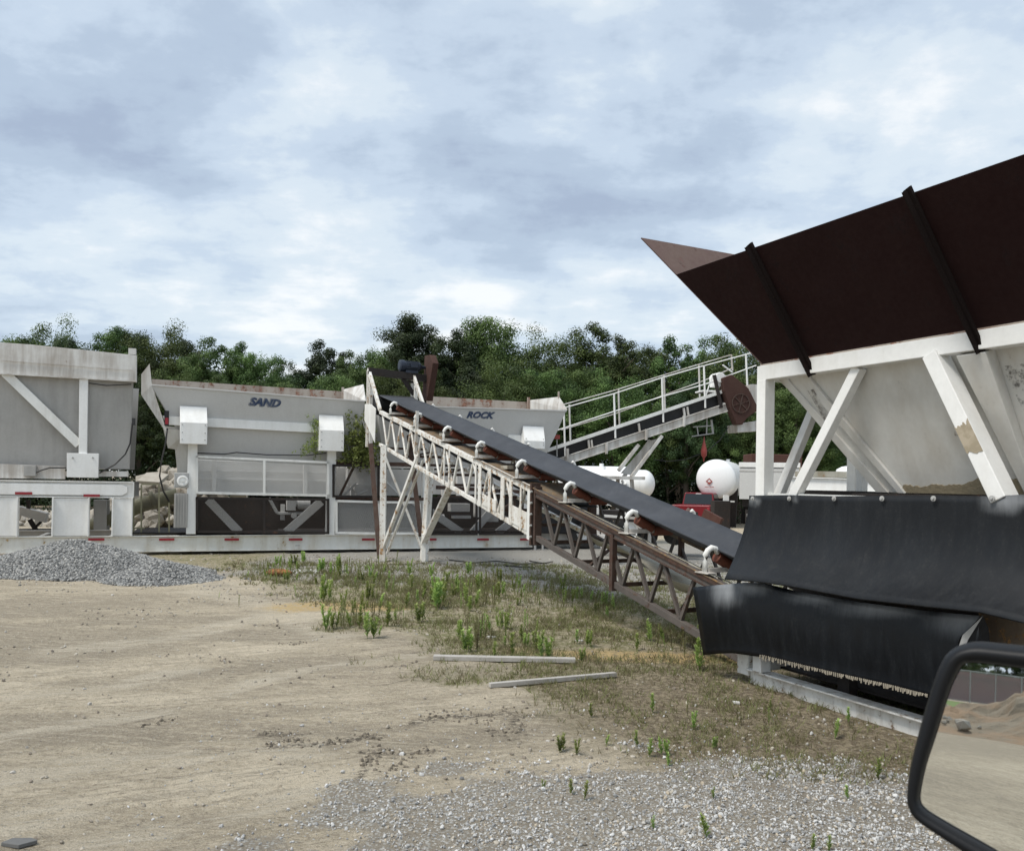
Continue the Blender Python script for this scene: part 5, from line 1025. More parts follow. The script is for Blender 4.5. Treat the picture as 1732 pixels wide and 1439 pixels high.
# hanging rubber skirts
def skirt(top, bot, lt, lb, nu, nv, curve, name, mat, label=None, wob=.01, seed=0, scuffs=(), lfun=None, left=None, thick=.012):
    def pol(pl_, u):
        xs = [q[0] for q in pl_]; L_ = [0]
        for i in range(1, len(pl_)): L_.append(L_[-1]+hypot(pl_[i][0]-pl_[i-1][0], pl_[i][1]-pl_[i-1][1]))
        t_ = u*L_[-1]; return np.interp(t_, L_, xs), np.interp(t_, L_, [q[1] for q in pl_])
    P_ = []; sc = []
    for j in range(nv+1):
        v = j/nv; row = []
        for i in range(nu+1):
            u = i/nu; (ax, ay), (bx, by) = pol(top, u), pol(bot, u); x = ax+(bx-ax)*(v**curve); y = ay+(by-ay)*v
            l = lt+(lb-lt)*v**3 if lfun is None else lfun(u, v); l += wob*(float(vnoise(np.array([u*6+seed]), np.array([v*2.]), seed)[0])-.5)*2+.5*wob*sin(u*22+seed)
            row.append(CF.P(x, y, l)); sc.append(max([max(0, 1-hypot((x-cx)/rx, (y-cy)/ry)) for cx, cy, rx, ry in scuffs] or [0]))
        P_.append(row)
    mb = MB(); mb.grid(P_); o = part(mb, name, mat, HR, label, smooth=True, solid=thick); a = o.data.attributes.new('scuff', 'FLOAT', 'POINT'); a.data.foreach_set('value', np.array(sc, np.float32)); return o
skirt([(1268, 838), (1335, 837), (1412, 839), (1495, 838), (1580, 838), (1680, 839), (1732, 836), (1860, 832)], [(1226, 979), (1284, 984), (1330, 990), (1453, 1013), (1560, 1025), (1657, 1035), (1732, 1053), (1880, 1092)], -.46, -.80, 60, 16, 1.7, 'upper_skirt', M['flap'], 'upper matte black rubber skirt hung from white washers', .003, 1, scuffs=((1700, 850, 60, 34), (1728, 846, 40, 20), (1275, 848, 22, 14), (1345, 843, 14, 8)))
skirt([(1172, 993), (1215, 989), (1262, 985), (1293, 986), (1350, 1000), (1453, 1018), (1560, 1032), (1657, 1041)], [(1190, 1107), (1215, 1105), (1240, 1104), (1289, 1111), (1400, 1138), (1500, 1160), (1566, 1177), (1650, 1196)], -.7, -.62, 60, 16, 1., 'lower_skirt', M['flap2'], 'lower glossy black rubber skirt with frayed bottom edge', .004, 4,
      scuffs=((1232, 1000, 50, 44), (1270, 992, 60, 26), (1640, 1046, 110, 54), (1500, 1026, 150, 30), (1380, 1010, 90, 22)), lfun=lambda u, v: -.60-.045*sin(pi*min(1, v*1.15))*(1-.5*u)-.10*max(0, .25-u)*4*(1-v)+.05*u)
mb = MB(); mb.plate([CF.P(1662, 1040, -.55), CF.P(1672, 1062, -.52), CF.P(1676, 1100, -.5), CF.P(1640, 1100, -.6), CF.P(1620, 1088, -.62), CF.P(1624, 1078, -.64)], .012, cbv); part(mb, 'torn_corner', M['flap2'], HR)
mb = MB(); mb.plate([CF.P(1662, 1042, -.66), CF.P(1628, 1074, -.68), CF.P(1622, 1092, -.68), CF.P(1632, 1096, -.67), CF.P(1637, 1082, -.66)], .01, cbv); part(mb, 'corner_highlight', M['galv'], HR)  # pale plate drawn as the highlight on the folded skirt corner
mb = MB(); mb.plate([CF.P(1655, 1030, -.3), CF.P(1860, 1050, -.3), CF.P(1860, 1130, -.3), CF.P(1655, 1120, -.3)], .05, cbv); part(mb, 'brown_board', M['deckplate'], HR)
mb = MB(); rnd = random.Random(3)
for i in range(85):
    u = i/84; x = 1286+(1568-1286)*u; y = np.interp(x, [1289, 1400, 1500, 1566], [1110, 1137, 1159, 1176]); p = CF.P(x, y-3, -.60); q = CF.P(x+rnd.uniform(-2, 2), y+rnd.uniform(1, 6), -.60-.012*rnd.random()); mb.beam(p, q, .004, .012, cbv.cross((q-p).normalized()))
part(mb, 'frayed_fringe', M['fringe'], HR)
for px in (1273, 1335, 1411, 1492, 1579, 1678, 1790):
    c = CF.P(px, 843, -.49); mb = MB(); mb.lathe(c, -cbv, [(0, .021), (.005, .021), (.006, .011), (.016, .010), (.018, .0)], 14); part(mb, 'washer_bolt', M['galv'], HR)
# skid and inside
mb = MB(); mb.ibeam(K(-.03, -.37, .02), K(SE-.3, -.37, .02), .15, .25, cbv, .014); sk = part(mb, 'skid_beam', M['skid'], HR, bevel=.003)
mb = MB(); mb.ibeam(K(-.03, .8, .02), K(SE-.3, .8, .02), .15, .25, cbv, .014); mb.box(K(.05, -.34, .21), (.15, .12, .28), cf); mb.box(K(.05, .8, .21), (.15, .12, .28), cf)
for s in (-.12, -1.9, -3.6): mb.beam(K(s, -.3, .2), K(s, .8, .2), .12)
part(mb, 'skid_end', M['skid'], HR, bevel=.005)
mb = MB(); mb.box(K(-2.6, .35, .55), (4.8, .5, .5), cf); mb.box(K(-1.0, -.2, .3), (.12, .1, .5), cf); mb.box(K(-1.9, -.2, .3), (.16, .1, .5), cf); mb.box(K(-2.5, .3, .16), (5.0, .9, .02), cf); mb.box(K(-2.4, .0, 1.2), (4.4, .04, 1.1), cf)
part(mb, 'dark_interior', M['darksteel'], HR)  # dark boxes stand in for the shaded interior behind the skirts
mb = MB(); mb.cyl(K(-.2, .5, .62), cbv, .16, .9, 20); part(mb, 'tail_pulley', M['rust'], HR)

# ================================================================ VEHICLE MIRROR
mray = ray(1640, 1150); MC = Vector((0, 0, H))+mray.normalized()*1.0; r_out = Vector((-.6, -.8, -.002)).normalized(); mn = (r_out-mray.normalized()).normalized()
def mp(px, py, off=0.):
    d = ray(px, py); C0 = Vector((0, 0, H)); t_ = (MC-C0).dot(mn)/d.dot(mn); return C0+d*t_+mn*off
def refl(px, py):
    d = ray(px, py).normalized(); return mp(px, py), d-mn*(2*d.dot(mn))
def rgnd(px, py, z=0):
    o, d = refl(px, py); t_ = (z-o.z)/d.z; return o+d*t_
def rat(px, py, dist):
    o, d = refl(px, py); return o+d*(dist/hypot(d.x, d.y))
outer = [(1850, 1104), (1732, 1093), (1690, 1089), (1650, 1086), (1622, 1092), (1603, 1103), (1591, 1118), (1577, 1151), (1555, 1224), (1537, 1297), (1531, 1346), (1534, 1368), (1548, 1388), (1578, 1410), (1619, 1439), (1690, 1488), (1760, 1515), (1840, 1510), (1880, 1470), (1895, 1300), (1890, 1140)]
inner = [(1845, 1138), (1732, 1131), (1690, 1126), (1655, 1122), (1636, 1122), (1627, 1127), (1620, 1138), (1606, 1168), (1584, 1238), (1565, 1297), (1556, 1340), (1556, 1356), (1562, 1368), (1588, 1386), (1683, 1440), (1710, 1457), (1765, 1485), (1830, 1482), (1858, 1455), (1868, 1300), (1866, 1160)]
def smoothloop(P_, k=5):
    n = len(P_); o = []
    for i in range(n):
        p0, p1, p2, p3 = [np.array(P_[(i+q) % n], float) for q in (-1, 0, 1, 2)]
        for j in range(k):
            t_ = j/k; o.append(.5*((2*p1)+(p2-p0)*t_+(2*p0-5*p1+4*p2-p3)*t_*t_+(3*p1-p0-3*p2+p3)*t_**3))
    return o
so_, si_ = smoothloop(outer), smoothloop(inner); nl = len(so_); cen = np.array([1715., 1300.])
def ring(f, off, shrink=0.): return [mp(*( (a*(1-f)+b*f)*(1-shrink)+cen*shrink ), off) for a, b in zip(so_, si_)]
rings = [ring(0, -.085, .45), ring(0, -.075, .2), ring(0, -.05, .07), ring(0, -.022, .0), ring(.06, -.006), ring(.22, .006), ring(.5, .010), ring(.8, .006), ring(.93, .0), ring(.97, -.006), ring(1.0, -.012)]
vm = thing('door_mirror', 'black vehicle door mirror in the bottom right corner, reflecting sand, dirt mound and fence', 'mirror', mp(1715, 1300, -.04))
mb = MB(); nr = len(rings); mb.add([q for g_ in rings for q in g_], [(i*nl+k, i*nl+(k+1) % nl, (i+1)*nl+(k+1) % nl, (i+1)*nl+k) for i in range(nr-1) for k in range(nl)]+[tuple(range(nl))]); part(mb, 'housing', M['housing'], vm, smooth=True)
mb = MB(); gl = ring(1.02, -.008); mb.add(gl, [tuple(range(nl))]); part(mb, 'mirror_glass', M['mirror'], vm)
mb = MB(); a_ = mp(1860, 1350, -.05); mb.tube([a_, a_+Vector((.12, -.03, -.06)), a_+Vector((.22, -.06, -.16))], .022, 12); part(mb, 'arm', M['housing'], vm, smooth=True)

# ---- the side the mirror looks at
mg = rgnd(1640, 1246); 
fwdr = Vector((r_out.x, r_out.y, 0)).normalized(); sider = Vector((fwdr.y, -fwdr.x, 0))
a_, b_ = rgnd(1600, 1246), rgnd(1732, 1246)
sgn = 1 if (b_-a_).dot(sider) > 0 else -1
ME = mg+fwdr*5
nx2, ny2 = 150, 60; us = np.linspace(-14, 26, nx2); vs_ = np.linspace(-5.5, 9, ny2); UU, VV = np.meshgrid(us, vs_)
hm = (.75+1.5*sstep(0, 3.2, UU)+1.0*sstep(3, 10, UU))*np.exp(-(VV/3.3)**2)*(.75+.5*fbm(UU*.7, VV*.7, 5, 71)); hm = hm+(fbm(UU*1.6, VV*1.6, 5, 72)-.5)*.9*np.exp(-(VV/3.5)**2); hm = hm*sstep(-5.5, -4.3, VV)*sstep(-14, -11, UU)*sstep(26, 22, UU)-.06
bx_ = ME; Xm = sider.x*sgn*UU+fwdr.x*VV; Ym = sider.y*sgn*UU+fwdr.y*VV; ii = (np.arange(ny2-1)[:, None]*nx2+np.arange(nx2-1)[None]).ravel()
t = NT('dirt_mound'); M['moundmat'] = t.out(t.mix(t.ramp(t.noise(.6, 6, .6), .42, .62), (.24, .20, .145), (.29, .20, .125)), .95, nrm=t.bump(t.noise(6, 6, .6), .8, .1))
o = link('dirt_mound', npmesh('dirt_mound', np.stack([Xm, Ym, hm], -1).reshape(-1, 3), np.stack([ii, ii+1, ii+nx2+1, ii+nx2], 1), M['moundmat'], smooth=False), loc=(ME.x, ME.y, 0)); tag(o, 'mound of brown and orange dirt seen in the door mirror', 'dirt mound')
n = 90; u = RNG.uniform(-8, 12, n); v = RNG.uniform(-4.6, -2, n); st_ = link('stones', stones('stones', np.stack([sider.x*sgn*u+fwdr.x*v, sider.y*sgn*u+fwdr.y*v, np.full(n, .12)+RNG.random(n)*.25], 1), RNG.uniform(.05, .25, n), M['concrete'], 1, jit=.1), o)
gc = ME+fwdr*22; mb = MB(); g1 = [gc+sider*k_*45+fwdr*j_*9+Vector((0, 0, .03)) for k_, j_ in ((-1, -1), (1, -1), (1, 1), (-1, 1))]; mb.add(g1, [(0, 1, 2, 3)])
t = NT('verge_grass'); M['verge'] = t.out(t.mix(t.noise(2, 5), (.09, .15, .03), (.17, .22, .07)), .9); o = part(mb, 'grass_verge', M['verge']); o['kind'] = 'structure'
fc = ME+fwdr*33; fen = thing('chain_link_fence', 'long grey chain link fence seen in the door mirror', 'fence', fc); mb = MB()
for k_ in range(-28, 29): mb.tube([fc+sider*k_*1.5, fc+sider*k_*1.5+Vector((0, 0, 2.2))], .035, 6)
mb.tube([fc-sider*42+Vector((0, 0, 2.15)), fc+sider*42+Vector((0, 0, 2.15))], .03, 5); part(mb, 'posts', M['galv'], fen)
t = NT('fence_mesh'); M['fmesh'] = t.out((.30, .30, .30), .6, alpha=.42); mb = MB(); mb.plate([fc-sider*42+Vector((0, 0, .05)), fc+sider*42+Vector((0, 0, .05)), fc+sider*42+Vector((0, 0, 2.12)), fc-sider*42+Vector((0, 0, 2.12))], .01); part(mb, 'wire_mesh', M['fmesh'], fen)
rc = rat(1650, 1141, 74); rc.z = 0; rz_ = math.atan2(sider.y, sider.x); sh = thing('red_shed', 'low red building beyond the fence seen in the door mirror', 'shed', rc); mb = MB(); mb.box(rc+Vector((0, 0, .9)), (9, 5, 1.8), rz=rz_); part(mb, 'wall', M['redpaint'], sh); mb = MB(); mb.box(rc+Vector((0, 0, 1.95)), (9.6, 5.6, .3), rz=rz_); part(mb, 'roof', M['redpaint'], sh)
for k_ in range(-14, 15):
    o = copy_tree(PROTO[[0, 2, 1, 4, 6][k_ % 5]][0]); q = ME+fwdr*(58+(k_*7 % 5))+sider*k_*2.9; o.location = (q.x, q.y, -2.6); s_ = .8+.1*(k_ % 3); o.scale = (s_*.9, s_*.9, s_*.75); tag(o, 'tree beyond the fence in the mirror reflection', 'tree', 'trees seen only in the door mirror')

# ================================================================ BEHIND: WALKWAY CONVEYOR, TANKS, TRUCK, TRAILERS
BF = Fr((3.8, 25.5), (cos(radians(12)), sin(radians(12)))); BP = BF.P; ba, bb = BF.a, BF.b
WR = thing('walkway_conveyor', 'rising conveyor with white pipe handrails and brown guarded head, behind the rock bin', 'conveyor', BP(1100, 760, .5))
def bm_(pts, r, l, mb): mb.tube([BP(x, y, l) for x, y in pts], r, 6)
mb = MB(); a_, b_ = BP(925, 789, 0), BP(1228, 689, 0); mb.ibeam(a_, b_, .14, .26, bb, .02)
for l in (0., 1.0):
    pass
mb.ibeam(BP(925, 789, 1.), BP(1228, 689, 1.), .14, .26, bb, .02); st_ = part(mb, 'stringer', M['whiteband'], WR, bevel=.004)
mb = MB(); mb.beam(BP(925, 762, .02), BP(1222, 662, .02), .1, .10); part(mb, 'toe_board', M['white'], WR)
mb = MB(); mb.plate([BP(925, 764, .12), BP(1225, 664, .12), BP(1225, 688, .12), BP(925, 790, .12)], .7, bb); part(mb, 'belt', M['blackrub'], WR)  # black plate: belt edge plus the shadow gap over the stringer
mb = MB()
for x, y0, y1 in ((995, 744, 760), (1000, 744, 760), (1080, 716, 730), (1156, 690, 703), (1162, 688, 702), (1215, 668, 682)): mb.beam(BP(x, y0, .02), BP(x+2, y1, .02), .08, .05)
for x, y in ((960, 768), (1026, 758), (1093, 735), (1157, 712)): mb.box(BP(x, y, -.1), (.06, .08, .34), BF)
part(mb, 'bracket', M['whiteband'], WR)
mb = MB(); R_ = .020
for pts, l in (([(957, 689), (1038, 666), (1119, 639), (1182, 621), (1271, 597)], 0), ([(938, 729), (1038, 696), (1119, 671), (1192, 650), (1232, 638)], 0), ([(1192, 650), (1279, 618)], 0)): bm_(pts, R_, l, mb)
for x, y0, y1 in ((955, 771, 689), (1040, 741, 666), (1121, 714, 639), (1192, 690, 618), (1263, 652, 599)): bm_([(x-1.5, y1), (x+1, y0)], .03, 0, mb)
part(mb, 'handrail', M['whiteclean'], WR)
mb = MB()
for pts, l in (([(950, 685), (1040, 660), (1124, 634), (1183, 616), (1237, 600)], .95), ([(950, 727), (1040, 700), (1124, 668), (1190, 644), (1240, 622)], .95)): bm_(pts, R_, l, mb)
for x, y0, y1 in ((964, 745, 684), (1047, 718, 658), (1124, 694, 634), (1183, 676, 616), (1238, 627, 600)): bm_([(x-1, y1), (x+1, y0)], .03, .95, mb)
part(mb, 'handrail', M['whiteband'], WR)
mb = MB(); mb.plate([BP(x, y, -.2) for x, y in ((1223, 639), (1238, 633), (1266, 656), (1284, 692), (1263, 708), (1256, 718), (1246, 718), (1234, 689), (1225, 661))], .3, bb); gd = part(mb, 'drive_guard', M['rustguard'], WR, bevel=.02)
mb = MB(); c = BP(1253, 682, -.215); n_ = 24; mb.lathe(c, -bb, [(-.01, .31), (.015, .31), (.015, .28), (-.01, .28)], n_)
for i in range(3):
    an = pi*i/3+.3; d_ = ba*cos(an)+UP*sin(an); mb.beam(c-d_*.28, c+d_*.28, .03, .02, bb)
part(mb, 'wheel_pattern', M['rust'], gd)
mb = MB(); mb.box(BP(1276, 674, .35), (.50, .5, .85), BF); mb.plate([BP(1247, 718, 0), BP(1292, 710, 0), BP(1292, 728, 0), BP(1248, 731, 0)], .7, bb); part(mb, 'discharge_chute', M['whiteband'], WR, bevel=.008)
mb = MB(); mb.box(BP(1214, 645, .2), (.36, .4, .36), BF); mb.cyl(BP(1213, 640, .2), bb, .17, .5, 14); mb.beam(BP(1206, 632, 0), BP(1193, 672, 0), .04); mb.beam(BP(1222, 617, .0), BP(1239, 630, .0), .05); mb.box(BP(1197, 663, .3), (.6, .6, .06), BF); mb.box(BP(1222, 690, .2), (.16, .4, .3), BF); part(mb, 'drive_motor', M['whiteclean'], WR, bevel=.02)
mb = MB(); mb.beam(BP(1208, 634, -.05), BP(1220, 690, -.05), .06, .1); mb.box(BP(1205, 676, .3), (.5, .3, .25), BF); part(mb, 'head_plate', M['darksteel'], WR)
mb = MB()
for a, b, l, w_ in (((1119, 737), (1068, 806), 0, .14), ((1080, 752), (1046, 796), 0, .12), ((1100, 745), (1055, 806), .9, .12)): mb.beam(BP(*a, l), BP(*b, l), .1, w_, bb)
mb.plate([BP(1098, 745, .5), BP(1112, 742, .5), BP(1066, 803, .5), BP(1050, 800, .5)], .02); mb.box(BP(1050, 808, .3), (1.3, .8, .1), BF); mb.beam(BP(1052, 812, 0), BP(1062, 840, 0), .06); mb.beam(BP(1068, 808, 0), BP(1068, 850, 0), .04); mb.beam(BP(1045, 806, .6), BP(1045, 925, .6), .1); mb.beam(BP(1068, 808, .6), BP(1080, 925, .6), .1)
part(mb, 'support_leg', M['whiteband'], WR, bevel=.004)
mb = MB(); bm_([(1172, 722), (1202, 720)], .02, .2, mb); bm_([(1170, 738), (1206, 733)], .02, .2, mb); bm_([(1179, 722), (1181, 737)], .02, .2, mb); bm_([(1203, 710), (1206, 734)], .035, .2, mb); bm_([(1196, 700), (1195, 734)], .02, .2, mb); part(mb, 'hanging_bracket', M['galv'], WR)
mb = MB(); bm_([(1105, 777), (1130, 780), (1160, 777), (1195, 764), (1218, 744), (1232, 722)], .012, .3, mb); part(mb, 'sagging_cable', M['cable'], WR)
mb = MB(); bm_([(942, 738), (942, 772)], .02, -.3, mb); wb = part(mb, 'switch_post', M['galv'], WR); mb = MB(); mb.box(BP(942, 739, -.3), (.16, .1, .12), BF); part(mb, 'stop_button', M['redpaint'], wb)
mb = MB(); c = BP(1192, 740, .2); w_ = bb
mb.lathe(BP(1191, 738, .2), Vector((0, 0, -1)), [(0, .01), (.2, .04), (.45, .10), (.6, .09), (.68, .03), (.8, .012)], 8)
tag(part(mb, 'hanging_buoy', M['redpaint'], smooth=True), 'faded red teardrop weight hanging on a cord under the walkway conveyor', 'weight')
# tanks
DZ = -.5
def tank(px, py, Y, r_, ax, ln, label, name='gas_tank', cap=.5):
    c = at(px, py, Y); ax = Vector(ax).normalized(); o = thing(name, label, 'tank', (c.x, c.y, DZ)); mb = MB(); k = [(-r_*cap*cos(q*pi/2/10), r_*sin(q*pi/2/10)) for q in range(11)]
    prof = [(a, b) for a, b in k]+[(ln+r_*cap*sin(q*pi/2/10), r_*cos(q*pi/2/10)) for q in range(11)]
    mb.lathe(c, ax, prof, 40); part(mb, 'shell', M['tank'], o, smooth=True)
    for u in (.18, .8):
        q = c+ax*ln*u; mb = MB(); sd_ = ax.cross(UP).normalized(); mb.plate([q-sd_*r_*.8+UP*(DZ-q.z), q+sd_*r_*.8+UP*(DZ-q.z), q+sd_*r_*.9-UP*r_*.2, q+UP*(-r_*.55), q-sd_*r_*.9-UP*r_*.2], .25, ax); part(mb, 'saddle', M['darksteel'], o)
    mb = MB()
    for u in (.05, .5, .95): mb.lathe(c+ax*ln*u, ax, [(-.02, r_+.004), (-.02, r_+.012), (.02, r_+.012), (.02, r_+.004)], 40)
    mb.cyl(c+ax*ln*.5+UP*r_, UP, .12, .3, 12); part(mb, 'weld_band', M['tank'], o); return o, c, ax
tk, tcn, tax = tank(1211, 810, 46, 1.09, (.42, 1, 0), 9, 'large round-ended white gas tank with a red diamond placard, behind the red pickup', cap=.42)
n_ = -tax; pc = tcn+n_*(1.09*.42+.03); d_ = ray(1199.5, 814); tt = (pc-Vector((0, 0, H))).dot(n_)/d_.dot(n_); pc = Vector((0, 0, H))+d_*tt; ex = n_.cross(UP)*-1; ex.normalize(); mb = MB(); s_ = .185
def dm(c, s): return [c+UP*s, c+ex*s, c-UP*s, c-ex*s]
mb.plate(dm(pc, s_), .004, -n_); mb.plate([pc-UP*.29-ex*.24, pc-UP*.29-ex*.02, pc-UP*.32-ex*.02, pc-UP*.32-ex*.24], .004, -n_); mb.plate([pc-UP*.29+ex*.02, pc-UP*.29+ex*.26, pc-UP*.32+ex*.26, pc-UP*.32+ex*.02], .004, -n_); pl_ = part(mb, 'placard', M['redpaint'], tk)
mb = MB(); mb.plate(dm(pc+n_*.004+UP*.075, .04), .003, -n_); mb.plate([pc+n_*.004+UP*.03-ex*.08, pc+n_*.004+UP*.03+ex*.08, pc+n_*.004-UP*.03+ex*.08, pc+n_*.004-UP*.03-ex*.08], .003, -n_); part(mb, 'placard_mark', M['tank'], pl_)
tank(1090, 818, 42, .70, (-1, .25, 0), 4.2, 'small white tank lying lengthwise behind the belt, below the walkway support leg', cap=.75)
tank(1066, 815, 46, .85, (-1, .1, 0), 3.2, 'white tank with a higher back, left of and behind the small white tank', cap=.5)
# red pickup
PG = at(1168, 860, 43); PG.z = DZ; yaw = radians(-24); hd = Vector((-sin(yaw), cos(yaw), 0)); rt_ = Vector((cos(yaw), sin(yaw), 0))
pk = thing('pickup_truck', 'dark red crew cab pickup truck seen from behind, parked before the white gas tank', 'truck', PG)
def W3(x, y, z): return PG+rt_*x+hd*y+Vector((0, 0, z))
def loft(secs, mb):
    n = len(secs[0]); vs = [W3(*q) for s_ in secs for q in s_]; fs = [(i*n+k, i*n+(k+1) % n, (i+1)*n+(k+1) % n, (i+1)*n+k) for i in range(len(secs)-1) for k in range(n)]+[tuple(range(n)), tuple(range(len(secs)*n-1, (len(secs)-1)*n-1, -1))]; mb.add(vs, fs)
def sec(y, hw, z0, z1, r=.12): return [(-hw, y, z0), (-hw, y, z1-r), (-hw+r*.5, y, z1), (hw-r*.5, y, z1), (hw, y, z1-r), (hw, y, z0)]
mb = MB(); loft([sec(0, 1.0, .55, 1.28, .05), sec(.05, 1.01, .45, 1.32, .05), sec(2.0, 1.01, .42, 1.32, .05), sec(4.6, 1.0, .42, 1.25, .12), sec(5.7, .95, .45, 1.12, .15), sec(5.85, .85, .5, .95, .15)], mb); bd_ = part(mb, 'body', M['carred'], pk, smooth=False, bevel=.03)
mb = MB(); loft([[(-.86, 1.9, 1.3), (-.76, 2.05, 1.92), (-.68, 2.07, 1.96), (.68, 2.07, 1.96), (.76, 2.05, 1.92), (.86, 1.9, 1.3)], [(-.86, 4.2, 1.3), (-.76, 3.7, 1.90), (-.68, 3.65, 1.94), (.68, 3.65, 1.94), (.76, 3.7, 1.90), (.86, 4.2, 1.3)]], mb); part(mb, 'cab', M['carred'], pk, bevel=.03)
mb = MB(); mb.add([W3(-.77, 1.885, 1.34), W3(.77, 1.885, 1.34), W3(.70, 2.03, 1.89), W3(-.70, 2.03, 1.89)], [(0, 1, 2, 3)]); part(mb, 'rear_window', M['glass'], pk)
mb = MB(); mb.add([W3(.865, 2.15, 1.36), W3(.865, 3.9, 1.36), W3(.785, 3.6, 1.86), W3(.785, 2.2, 1.86), W3(-.865, 2.15, 1.36), W3(-.865, 3.9, 1.36), W3(-.785, 3.6, 1.86), W3(-.785, 2.2, 1.86)], [(0, 1, 2, 3), (4, 5, 6, 7)]); part(mb, 'side_window', M['glass'], pk)
mb = MB(); mb.add([W3(-.80, -.008, .66), W3(.80, -.008, .66), W3(.80, -.008, 1.24), W3(-.80, -.008, 1.24)], [(0, 1, 2, 3)]); tg = part(mb, 'tailgate', M['carred'], pk, solid=.03); mb = MB(); mb.box(W3(0, -.03, 1.1), (.25, .03, .07), rz=yaw); part(mb, 'handle', M['blackbox'], tg)
for sx in (-1, 1): mb = MB(); mb.box(W3(sx*.91, -.02, 1.0), (.14, .06, .42), rz=yaw); part(mb, 'tail_lamp', M['tape'], pk, bevel=.01)
mb = MB(); mb.box(W3(0, 2.02, 1.90), (.3, .03, .06), rz=yaw); part(mb, 'brake_lamp', M['chrome'], pk)
mb = MB(); mb.box(W3(0, -.12, .55), (1.9, .16, .2), rz=yaw); part(mb, 'bumper', M['chrome'], pk, bevel=.02)
for sx in (-1, 1):
    for y in (1.1, 4.75): mb = MB(); mb.lathe(W3(sx*.86, y, .39), rt_*sx, [(-.12, 0), (-.12, .34), (-.09, .39), (.09, .39), (.12, .34), (.12, .24), (.08, .22), (.08, 0)], 20); part(mb, 'wheel', M['tyre'], pk)
for sx in (-1, 1): mb = MB(); mb.box(W3(sx*1.12, 3.75, 1.42), (.22, .1, .26), rz=yaw); part(mb, 'wing_mirror', M['blackbox'], pk, bevel=.02)
# small rusty trailer gear right in front of the truck
c = at(1203, 868, 30); mb = MB(); mb.beam(at(1190, 868, 30), at(1219, 884, 29.5), .14, .34); o = part(mb, 'steel_channel', M['rustred']); tag(o, 'rusty brown steel channel lying up behind the belt before the red pickup', 'steel beam')
c = at(1164, 864, 34); mb = MB(); mb.lathe(at(1164, 872, 34), UP, [(-1.0, .32), (0, .30), (.15, .16), (.3, .05), (.34, 0)], 14); tag(part(mb, 'small_bottle', M['winglight'], smooth=True), 'small pinkish gas bottle standing before the pickup tailgate', 'gas bottle')
# box trailer
X0, X1 = at(1251, 800, 30), at(1352, 800, 30); BT = thing('box_trailer', 'plain grey box trailer with white roof edge behind the right hopper legs', 'trailer', ((X0.x+X1.x)/2, 31.2, -.3))
zt_, zb2 = at(1300, 784, 30).z, at(1300, 845, 30).z; cx_ = (X0.x+X1.x)/2; wx = X1.x-X0.x
mb = MB(); bc = at(1301, 800, 31.2); RZ = -radians(17.3); wx = wx*.955; cx_, cy2 = bc.x, bc.y; mb.box((cx_, cy2, (zt_+zb2)/2-.08), (wx, 2.4, zt_-zb2-.16), rz=RZ); part(mb, 'wall', M['grey'], BT, bevel=.01)
mb = MB(); mb.box((cx_, cy2, zt_-.05), (wx+.06, 2.46, .18), rz=RZ); part(mb, 'roof_edge', M['whiteclean'], BT, bevel=.01); mb = MB(); mb.box((cx_, cy2, zt_-.28), (wx+.02, 2.42, .04), rz=RZ); part(mb, 'trim', M['greydark'], BT)
mb = MB(); mb.box((cx_, cy2, zb2-.15), (wx-.2, 2.0, .26), rz=RZ); mb.box((X0.x+.35, 30.2, .35), (.1, .1, 1.3)); part(mb, 'chassis', M['darksteel'], BT)
mb = MB(); mb.box((X0.x+.35, 30.1, -.25), (.3, .3, .1)); mb.box((X0.x+.35, 30.1, .3), (.07, .07, 1.1)); part(mb, 'landing_leg', M['galv'], BT)
for dx in (wx*.6, wx*.85): mb = MB(); mb.lathe((X0.x+dx, 30.3, .02), Vector((0, -1, 0)), [(-.12, 0), (-.12, .4), (.12, .4), (.12, .25), (.06, 0)], 20); part(mb, 'wheel', M['tyre'], BT)
mb = MB(); mb.box((at(1306, 776, 34.5).x, 34.5, at(1306, 776, 34.5).z-.2), (2.1, 1.2, .75)); mb.box((at(1312, 776, 35).x, 34.9, 1.1), (1.2, .8, 2.9)); tag(part(mb, 'red_hopper', M['rustred'], bevel=.03), 'dark red steel box rising behind the grey box trailer roof', 'bin')
mb = MB(); mb.box((at(1240, 820, 34).x, 36, .4), (.7, .7, 1.6)); tag(part(mb, 'parked_machine', M['darksteel'], bevel=.02), 'dark machine corner between the pickup cab and the box trailer', 'machine')
mb = MB(); mb.box(at(1228, 842, 36), (.22, .15, .25)); mb.box(at(1238, 848, 36), (.2, .15, .06)); mb.beam(at(1228, 846, 36.1), at(1228, 880, 36.1), .08); tag(part(mb, 'work_lamp', M['whiteclean']), 'small white lamp head beside the pickup cab', 'lamp')
